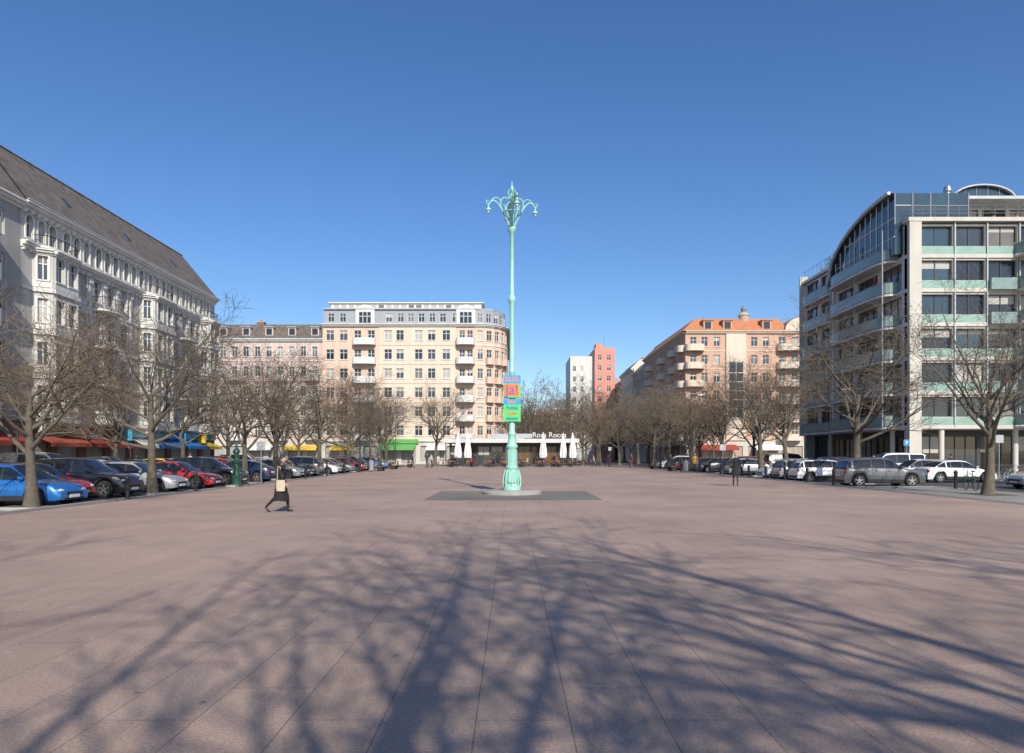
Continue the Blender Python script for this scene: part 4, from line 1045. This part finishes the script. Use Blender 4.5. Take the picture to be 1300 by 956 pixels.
def person(name,loc,heading,H=1.72,pose='stand',top='cloth_dark',bottom='cloth_navy',hair='hair',longhair=False,coat=None,female=False,bag=None,hem=.5,phone=False,look=0):
    s=H/1.75
    rad=math.radians
    th={'walk':((26,2),(-16,-44)),'stand':((3,0),(-3,-3)),'sit':((84,2),(80,-4)),'stroll':((14,2),(-8,-22))}[pose]
    ar={'walk':((-18,8),(22,45)),'stand':((3,12),(-4,14)),'sit':((25,80),(20,75)),'stroll':((-10,6),(12,24))}[pose]
    if phone: ar=((28,158),(14,30))
    hipz=.93; E=[]; lab=[]
    def seg(p,ang,L): return V(p)+V((math.sin(rad(ang))*L,0,-math.cos(rad(ang))*L))
    sh=.185 if not female else .165
    legs=[]
    for i,sg in enumerate((1,-1)):
        hip=V((0,sg*.09,hipz-.03)); kn=seg(hip,th[i][0],.43); an=seg(kn,th[i][1],.41); legs.append((hip,kn,an))
    low=min(l[2].z for l in legs); off=.085-low
    lean=.03 if pose!='sit' else 0
    names=[];pts=[];rads=[]
    def jp(n,p,r):
        names.append(n);pts.append(V(p)+V((0,0,off)));rads.append(r); return len(pts)-1
    def ed(a,c,l): E.append((a,c)); lab.append(l)
    pel=jp('pel',(0,0,hipz),(.125 if not female else .13)); be=jp('be',(lean*.4,0,1.07),.115); ch=jp('ch',(lean,0,1.27),.135); nb=jp('nb',(lean,0,1.43),.075); nk=jp('nk',(lean+.01,0,1.53),.05)
    ed(pel,be,top);ed(be,ch,top);ed(ch,nb,top);ed(nb,nk,'skin')
    wrists=[]
    for i,sg in enumerate((1,-1)):
        hip,kn,an=legs[i]
        h=jp('h',hip,.09);k=jp('k',kn,.06);a=jp('a',an,.042)
        flex=-(th[i][1])*.9 if th[i][1]<-15 else 0
        fd=V((math.cos(rad(flex)),0,-math.sin(rad(flex))))
        heel=jp('he',an+V((-.02,0,-.04)),.036); to=jp('t',an+V((-.02,0,-.045))+fd*.19,.03)
        ed(pel,h,bottom);ed(h,k,bottom);ed(k,a,bottom);ed(a,heel,'shoe');ed(heel,to,'shoe')
        so=V((lean,sg*sh,1.385)); el=seg(so,ar[i][0],.28)+V((0,sg*.05,0)); wr=seg(el,ar[i][1],.245)+V((0,-sg*.02,0))
        ha=wr+(wr-el).normalized()*.07
        a1=jp('s',so,.062);a2=jp('e',el,.047);a3=jp('w',wr,.032);a4=jp('ha',ha,.03)
        ed(nb,a1,top);ed(a1,a2,top);ed(a2,a3,top);ed(a3,a4,'skin'); wrists.append((wr+V((0,0,off)),ha+V((0,0,off)),sg))
    me=bpy.data.meshes.new('sk'); me.from_pydata([tuple(p) for p in pts],E,[]); me.update()
    ob=bpy.data.objects.new('sk',me); scene.collection.objects.link(ob)
    md=ob.modifiers.new('Skin','SKIN'); md.use_smooth_shade=True
    sv=me.skin_vertices[0].data
    for i,r in enumerate(rads): sv[i].radius=(r,r*(.82 if names[i]!='ch' else 1.0)); sv[i].use_root=(i==0)
    sv[ch].radius=(.125,.155) ; sv[pel].radius=(.12,.135)
    sb=ob.modifiers.new('S','SUBSURF'); sb.levels=1; sb.render_levels=1
    dg=bpy.context.evaluated_depsgraph_get(); dg.update()
    m2=bpy.data.meshes.new_from_object(ob.evaluated_get(dg))
    b=MB()
    vs=[v.co.copy() for v in m2.vertices]; base=len(b.v); b.v.extend([tuple(v) for v in vs])
    for p in m2.polygons:
        c=sum((vs[i] for i in p.vertices),V())/len(p.vertices); best=None;bd=1e9
        for (e,l) in zip(E,lab):
            a=pts[e[0]];d=pts[e[1]]-a; t=max(0,min(1,(c-a).dot(d)/d.dot(d))); q=a+d*t; r=rads[e[0]]*(1-t)+rads[e[1]]*t
            dd=(c-q).length-r
            if dd<bd: bd=dd;best=l
        b.f.append(tuple(base+i for i in p.vertices)); b.m.append(b.mi(best)); b.s.append(True)
    bpy.data.objects.remove(ob); bpy.data.meshes.remove(m2)
    for (w,h,sg) in wrists:
        d=(h-w).normalized(); side=V((1,0,0)) if abs(d.x)<.6 else V((0,0,1)); side=(side-d*side.dot(d)).normalized()
        for k,(o,l) in enumerate(((-.027,.058),(-.009,.07),(.009,.074),(.027,.065))):
            p=h+side*o; q=p+d*l*.6; r2=q+(d*.6+V((0,-sg*.6,0))).normalized()*l*.5
            b.tube([p,q,r2],[.0095,.0085,.006],5,'skin')
        p=w.lerp(h,.5); b.tube([p+side*.02,p+side*.05+d*.02,p+side*.055+d*.05],[.012,.01,.007],5,'skin')
    hc=pts[nk]+V((.025,0,.115))
    add_head(b,hc,rad(look),1.0,hair,longhair)
    z0=off
    if coat:
        zt=1.12+z0; zb=hem
        rows=[]
        n=20
        stride=(max(l[1].x for l in legs),min(l[1].x for l in legs))
        for i in range(9):
            t=i/8; z=zt+(zb-zt)*t; row=[]
            fx=.135+(max(stride[0],.14)+.06-.135)*t**1.2; bx=.13+(max(-stride[1],.12)+.1-.13)*t**1.2; wy=.175+.09*t
            for j in range(n):
                a=2*math.pi*j/n; fold=1+.05*t*math.sin(a*5+1)
                row.append((lean*.3+(fx if math.cos(a)>0 else bx)*math.cos(a)*fold,wy*math.sin(a)*fold,z+.015*math.sin(a*3)*t))
            rows.append(row)
        b.grid(rows,coat,True,True)
        b.tube([(lean,sh*.3,1.47+z0),(lean+.07,0,1.45+z0),(lean,-sh*.3,1.47+z0),(lean-.06,0,1.5+z0),(lean,sh*.3,1.47+z0)],.03,6,coat)
    if bag:
        y=-.23; zc=.84+z0
        rows=[]
        for i in range(5):
            t=i/4; z=zc-.17+.34*t; wx=.13+.02*math.sin(t*3); wy=.05*(1-.5*t)
            rows.append([(wx*math.cos(a)+.08,y+wy*math.sin(a),z) for a in [2*math.pi*j/12 for j in range(12)]])
        b.grid(rows,bag,True,True); b.face(rows[0][::-1],bag); b.face(rows[-1],bag)
        b.tube([(-.03,y+.02,zc+.16),(-.01,-.2,1.43+z0),(.04,-.19,1.43+z0),(.17,y+.02,zc+.16)],.012,5,bag)
    if phone:
        w,h,sg=wrists[0]; p=h+V((.0,-.02,.02)); b.box(p.x-.02,p.x+.02,p.y-.01,p.y+.0,p.z-.05,p.z+.09,'plastic')
    b.v=[(x*s,y*s,z*s) for x,y,z in b.v]
    me=b.mesh(name,0)
    return put(name,me,loc,heading)
person('walking_woman',(-6.85,20.2,0),0,1.68,'walk','cloth_black','cloth_black',female=True,longhair=True,coat='cloth_black',bag='cloth_beige',hem=.34,phone=True)
person('walking_man',(12.05,36.8,0),-math.pi/2-.25,1.8,'stroll','cloth_black','cloth_dark',hair='hair_grey',coat='cloth_black',hem=.6)
P_=[('pedestrian',16.6,62,-1.4,'stroll','cloth_mustard','cloth_dark'),('pedestrian',15.9,64,1.2,'walk','cloth_dark','cloth_navy'),('pedestrian',-12.4,85,0,'walk','cloth_dark','cloth_dark'),
 ('pedestrian',-11.0,88,-.4,'stand','cloth_navy','cloth_dark'),('pedestrian',-10.4,88.3,2.8,'stand','cloth_beige','cloth_dark'),('pedestrian',14.6,83,3,'walk','cloth_red','cloth_dark'),
 ('pedestrian',12.9,92,.4,'walk','cloth_dark','cloth_navy'),('pedestrian',-33.6,61,1.57,'walk','cloth_navy','cloth_dark'),('pedestrian',-33,70,-1.5,'stroll','cloth_white','cloth_navy'),
 ('pedestrian',32.2,50,1.5,'walk','cloth_dark','cloth_dark'),('pedestrian',17.4,75,-1.5,'stroll','cloth_dark','cloth_navy'),('pedestrian',-33.2,46,1.6,'walk','cloth_red','cloth_dark'),
 ('pedestrian',-13.8,70.5,.3,'walk','cloth_dark','cloth_dark'),('pedestrian',-5.0,90.4,.6,'walk','cloth_navy','cloth_dark'),('pedestrian',-2.2,91,2.6,'stroll','cloth_dark','cloth_navy'),('pedestrian',5.6,90.5,0,'walk','cloth_black','cloth_dark'),
 ('pedestrian',10.8,90,3.1,'walk','cloth_beige','cloth_navy'),('pedestrian',16.9,55,1.5,'walk','cloth_navy','cloth_dark'),('pedestrian',25.2,47.5,-2.4,'walk','cloth_dark','cloth_dark'),('pedestrian',32.3,60,-1.5,'stroll','cloth_red','cloth_navy')]
for nm,x,y,h,po,t,bo in P_: person(nm,(x,y,-.12 if x==25.2 else 0),h,R.uniform(1.62,1.84),po,t,bo)

# ------------------------------------------------------------------ CAFE FURNITURE
b=MB()
for x in (-.2,.2):
    for y in (-.2,.2): b.tube([(x,y,0),(x*.95,y*.95,.45)],.014,5,'dark_metal')
b.box(-.22,.22,-.22,.22,.45,.48,'wood')
for x in (-.2,.2): b.tube([(x,-.2,.48),(x,-.26,.88)],.014,5,'dark_metal')
for z in (.6,.7,.8): b.box(-.2,.2,-.25-.0,-.225,z,z+.06,'wood')
chair=b.mesh('chair')
b=MB(); b.lathe([(0,.72),(.36,.72),(.38,.735),(.36,.75),(0,.75)],18,'wood'); b.lathe([(.3,0),(.28,.03),(.04,.05),(.03,.72)],12,'dark_metal'); table=b.mesh('table')
b=MB(); b.box(-.4,.4,-.4,.4,0,.08,'stone_base'); b.tube([(0,0,.08),(0,0,4.3)],.035,8,'steel')
rows=[]
for i,(r,z) in enumerate([(.2,1.2),(.42,1.25),(.48,1.7),(.42,2.4),(.32,3.1),(.2,3.9),(.08,4.55),(.01,4.8)]):
    rows.append([((r*(1+.16*math.cos(a*8)))*math.cos(a),(r*(1+.16*math.cos(a*8)))*math.sin(a),z) for a in [2*math.pi*j/32 for j in range(32)]])
b.grid(rows,'awn_white',True,True); b.tube([(.4*math.cos(a),.4*math.sin(a),2.4) for a in [2*math.pi*j/12 for j in range(13)]],.03,5,'kerb'); b.face(rows[0][::-1],'awn_white')
parasol=b.mesh('parasol',60)
for x,y in ((-6.1,94.3),(4.3,93.8),(8.4,94.5),(7.2,96),(-7.6,96)): put('closed_parasol',parasol,(x,y,0),R.random()*3)
tt=random.Random(4); k=0
for x in (-8,-5.6,-3.2,-.8,1.6,4.0,6.4,8.6):
    for y in (92.2,94.8,97.2):
        xx=x+tt.uniform(-.3,.3); yy=y+tt.uniform(-.3,.3)
        put('cafe_table',table,(xx,yy,0))
        for a in (0,2.1,4.2):
            a+=tt.uniform(-.3,.3); cx,cy=xx+.68*math.cos(a),yy+.68*math.sin(a)
            put('cafe_chair',chair,(cx,cy,0),a+math.pi/2)
            if tt.random()<.3 and k<16:
                k+=1; person('seated_person',(cx,cy,0),a+math.pi,1.72,'sit',tt.choice(['cloth_dark','cloth_navy','cloth_red','cloth_beige','cloth_black']),'cloth_navy')

# ------------------------------------------------------------------ STREET FURNITURE
def pump():
    b=MB()
    b.lathe([(.3,0),(.3,.12),(.24,.16),(.22,.45),(.25,.5),(.17,.56),(.15,1.2),(.2,1.26),(.2,1.34),(.14,1.4),(.13,1.75),(.18,1.8),(.18,1.9),(.1,2.0),(.05,2.1),(.07,2.16),(.0,2.25)],14,'pump_green')
    b.tube([(0,-.12,1.0),(0,-.32,1.0),(0,-.42,.92),(0,-.43,.84)],.045,8,'pump_green')
    b.tube([(.12,0,1.6),(.35,0,1.65),(.48,0,1.4),(.5,0,.85)],.026,6,'pump_green')
    b.box(-.25,.25,-.75,-.3,0,.1,'stone_base')
    b.obj('water_pump',None,(-14.65,36.3,0))
pump()
def sign(x,y,h,kind,rz=0,z=0):
    b=MB(); b.tube([(0,0,-.1),(0,0,h)],.03,8,'steel')
    if kind=='p': b.box(-.22,.22,-.05,-.035,h-.5,h-.05,'blue_sign'); b.box(-.23,.23,-.035,-.03,h-.51,h-.04,'frame_white')
    elif kind=='no': b.lathe([(0,-.055),(.22,-.055),(.22,-.04),(0,-.04)],20,'p_red',(0,0,h-.3),axis='y'); b.lathe([(0,-.062),(.17,-.062)],20,'blue_sign',(0,0,h-.3),axis='y')
    elif kind=='back': b.box(-.25,.25,-.05,-.03,h-.55,h-.05,'zinc')
    elif kind=='name': b.box(-.6,.6,-.02,.02,h-.2,h,'frame_white')
    e=b.obj('traffic_sign' if kind!='name' else 'street_name_sign',None,(x,y,z),rz)
    if kind=='p': text('letter','P',.36,'frame_white',(0,-.052,h-.28),(math.pi/2,0,0),e,.002)
for a in ((31.2,54,2.9,'p'),(-14.7,40,2.5,'back'),(17.9,58,2.6,'back'),(31.4,44,3.0,'back'),(-32.4,58,2.7,'no'),(-8,97.5,3.2,'name'),(14,97.5,2.8,'back')): sign(*a)
def street_lamp(x,y,rz,h=7.2):
    b=MB(); b.lathe([(.11,0),(.11,.9),(.07,1.0),(.05,h)],10,'dark_metal'); b.tube([(0,0,h),(.3,0,h+.35),(.9,0,h+.45)],.035,6,'dark_metal')
    b.hexa([(.8,-.12,h+.36),(1.5,-.1,h+.4),(1.5,.1,h+.4),(.8,.12,h+.36),(.85,-.08,h+.5),(1.45,-.06,h+.48),(1.45,.06,h+.48),(.85,.08,h+.5)],'zinc')
    b.obj('street_lamp',None,(x,y,0),rz)
for x,y,r in ((-32.6,45,0),(-32.6,62,0),(-32.6,78,0),(31.5,40,3.14),(31.5,62,3.14),(31.5,79,3.14),(-14.7,66,3.14),(17.7,68,0),(10,112,1.5),(-20,117,1.5)): street_lamp(x,y,r)
b=MB(); b.lathe([(.08,0),(.08,.75),(.1,.78),(.1,.83),(.05,.9),(0,.92)],10,'dark_metal'); bol=b.mesh('bollard')
for x,y in [(17.9,38+3.4*k) for k in range(16)]+[(-14.65,26+5.6*k) for k in range(12) if abs(26+5.6*k-37)>1]+[(22.1,31.5),(22.1,34)]: put('bollard',bol,(x,y,0))
def bike(col):
    b=MB()
    for x in (-.52,.52):
        b.tube([(x+.33*math.cos(a),0,.34+.33*math.sin(a)) for a in [2*math.pi*k/20 for k in range(21)]],.018,5,'rubber',True,False)
        for k in range(6):
            a=k*math.pi/6; b.tube([(x-.32*math.cos(a),0,.34-.32*math.sin(a)),(x+.32*math.cos(a),0,.34+.32*math.sin(a))],.003,3,'steel',False,False)
    for p in ([(-.52,0,.34),(-.1,0,.3)],[(-.1,0,.3),(-.22,0,.85)],[(-.52,0,.34),(-.2,0,.75)],[(-.1,0,.3),(.36,0,.75)],[(-.19,0,.75),(.36,0,.82)],[(.52,0,.34),(.34,0,.95)]): b.tube(p,.016,5,col)
    b.tube([(.3,.25,1.0),(.38,.1,1.0),(.38,-.1,1.0),(.3,-.25,1.0)],.014,5,'steel'); b.ell((-.24,0,.9),(.13,.08,.035),'rubber'); b.box(-.17,-.03,-.1,.1,.29,.31,'steel')
    return b.mesh('bike_'+col)
bk=[bike('dark_metal'),bike('paint_red'),bike('paint_silver'),bike('pump_green')]
for i,(x,y,r) in enumerate([(32.0,42+.8*k,.1*k) for k in range(6)]+[(-8.5-.7*k,98.2,1.5) for k in range(6)]+[(10.5+.7*k,97.6,1.6) for k in range(6)]+[(-33,66+.7*k,.1) for k in range(5)]+[(21.9,32.6,1.35)]): put('bicycle',bk[i%4],(x,y,0),r)
b=MB()
b.box(-.9,.9,-.25,.25,.42,.48,'wood'); b.box(-.9,.9,.2,.26,.6,.9,'wood')
for x in (-.7,.7): b.box(x-.05,x+.05,-.22,.24,0,.42,'dark_metal'); b.box(x-.04,x+.04,.26,.31,0,.9,'dark_metal')
bench=b.mesh('bench')
for x,y,r in ((-13.4,70,math.pi/2),(-13.4,78,math.pi/2),(16.4,70,-math.pi/2),(16.4,79,-math.pi/2),(-13.4,90,math.pi/2)): put('park_bench',bench,(x,y,0),r)
b=MB(); b.lathe([(.22,.15),(.25,.2),(.25,.95),(.27,1.0),(.15,1.12),(0,1.14)],14,'zinc'); b.tube([(0,.27,0),(0,.27,1.1)],.03,6,'dark_metal'); bin_=b.mesh('bin')
for x,y in ((-13.6,66),(16.8,66)): put('litter_bin',bin_,(x,y,0))

# ------------------------------------------------------------------ LIGHT, SKY, CAMERA
az=math.radians(180-15); el=math.radians(34)
sd=V((math.sin(az)*math.cos(el),math.cos(az)*math.cos(el),math.sin(el)))
sun=bpy.data.lights.new('sun','SUN'); sun.energy=5.0; sun.angle=math.radians(.6); sun.color=(1,.94,.83)
so=bpy.data.objects.new('sun',sun); scene.collection.objects.link(so); so.rotation_euler=(-sd).to_track_quat('-Z','Y').to_euler()
wd=bpy.data.worlds.new('World'); scene.world=wd; wd.use_nodes=True; nt=wd.node_tree
bg=nt.nodes['Background']; sk=nt.nodes.new('ShaderNodeTexSky'); sk.sky_type='NISHITA'; sk.sun_disc=False; sk.sun_elevation=el; sk.sun_rotation=az
sk.air_density=1.0; sk.dust_density=.7; sk.ozone_density=3.4; sk.altitude=50
hs=nt.nodes.new('ShaderNodeHueSaturation'); hs.inputs['Saturation'].default_value=1.2; hs.inputs['Hue'].default_value=.508
nt.links.new(sk.outputs[0],hs.inputs['Color']); nt.links.new(hs.outputs[0],bg.inputs[0]); bg.inputs[1].default_value=.144
cam=bpy.data.cameras.new('camera'); co=bpy.data.objects.new('camera',cam); scene.collection.objects.link(co)
co.location=(0,0,1.7); co.rotation_euler=(math.pi/2,0,0); cam.lens=24; cam.sensor_width=36; cam.sensor_fit='HORIZONTAL'; cam.shift_y=99/1300; cam.clip_end=5000; cam.clip_start=.05
scene.camera=co
scene.view_settings.view_transform='Standard'; scene.view_settings.look='None'; scene.view_settings.exposure=0
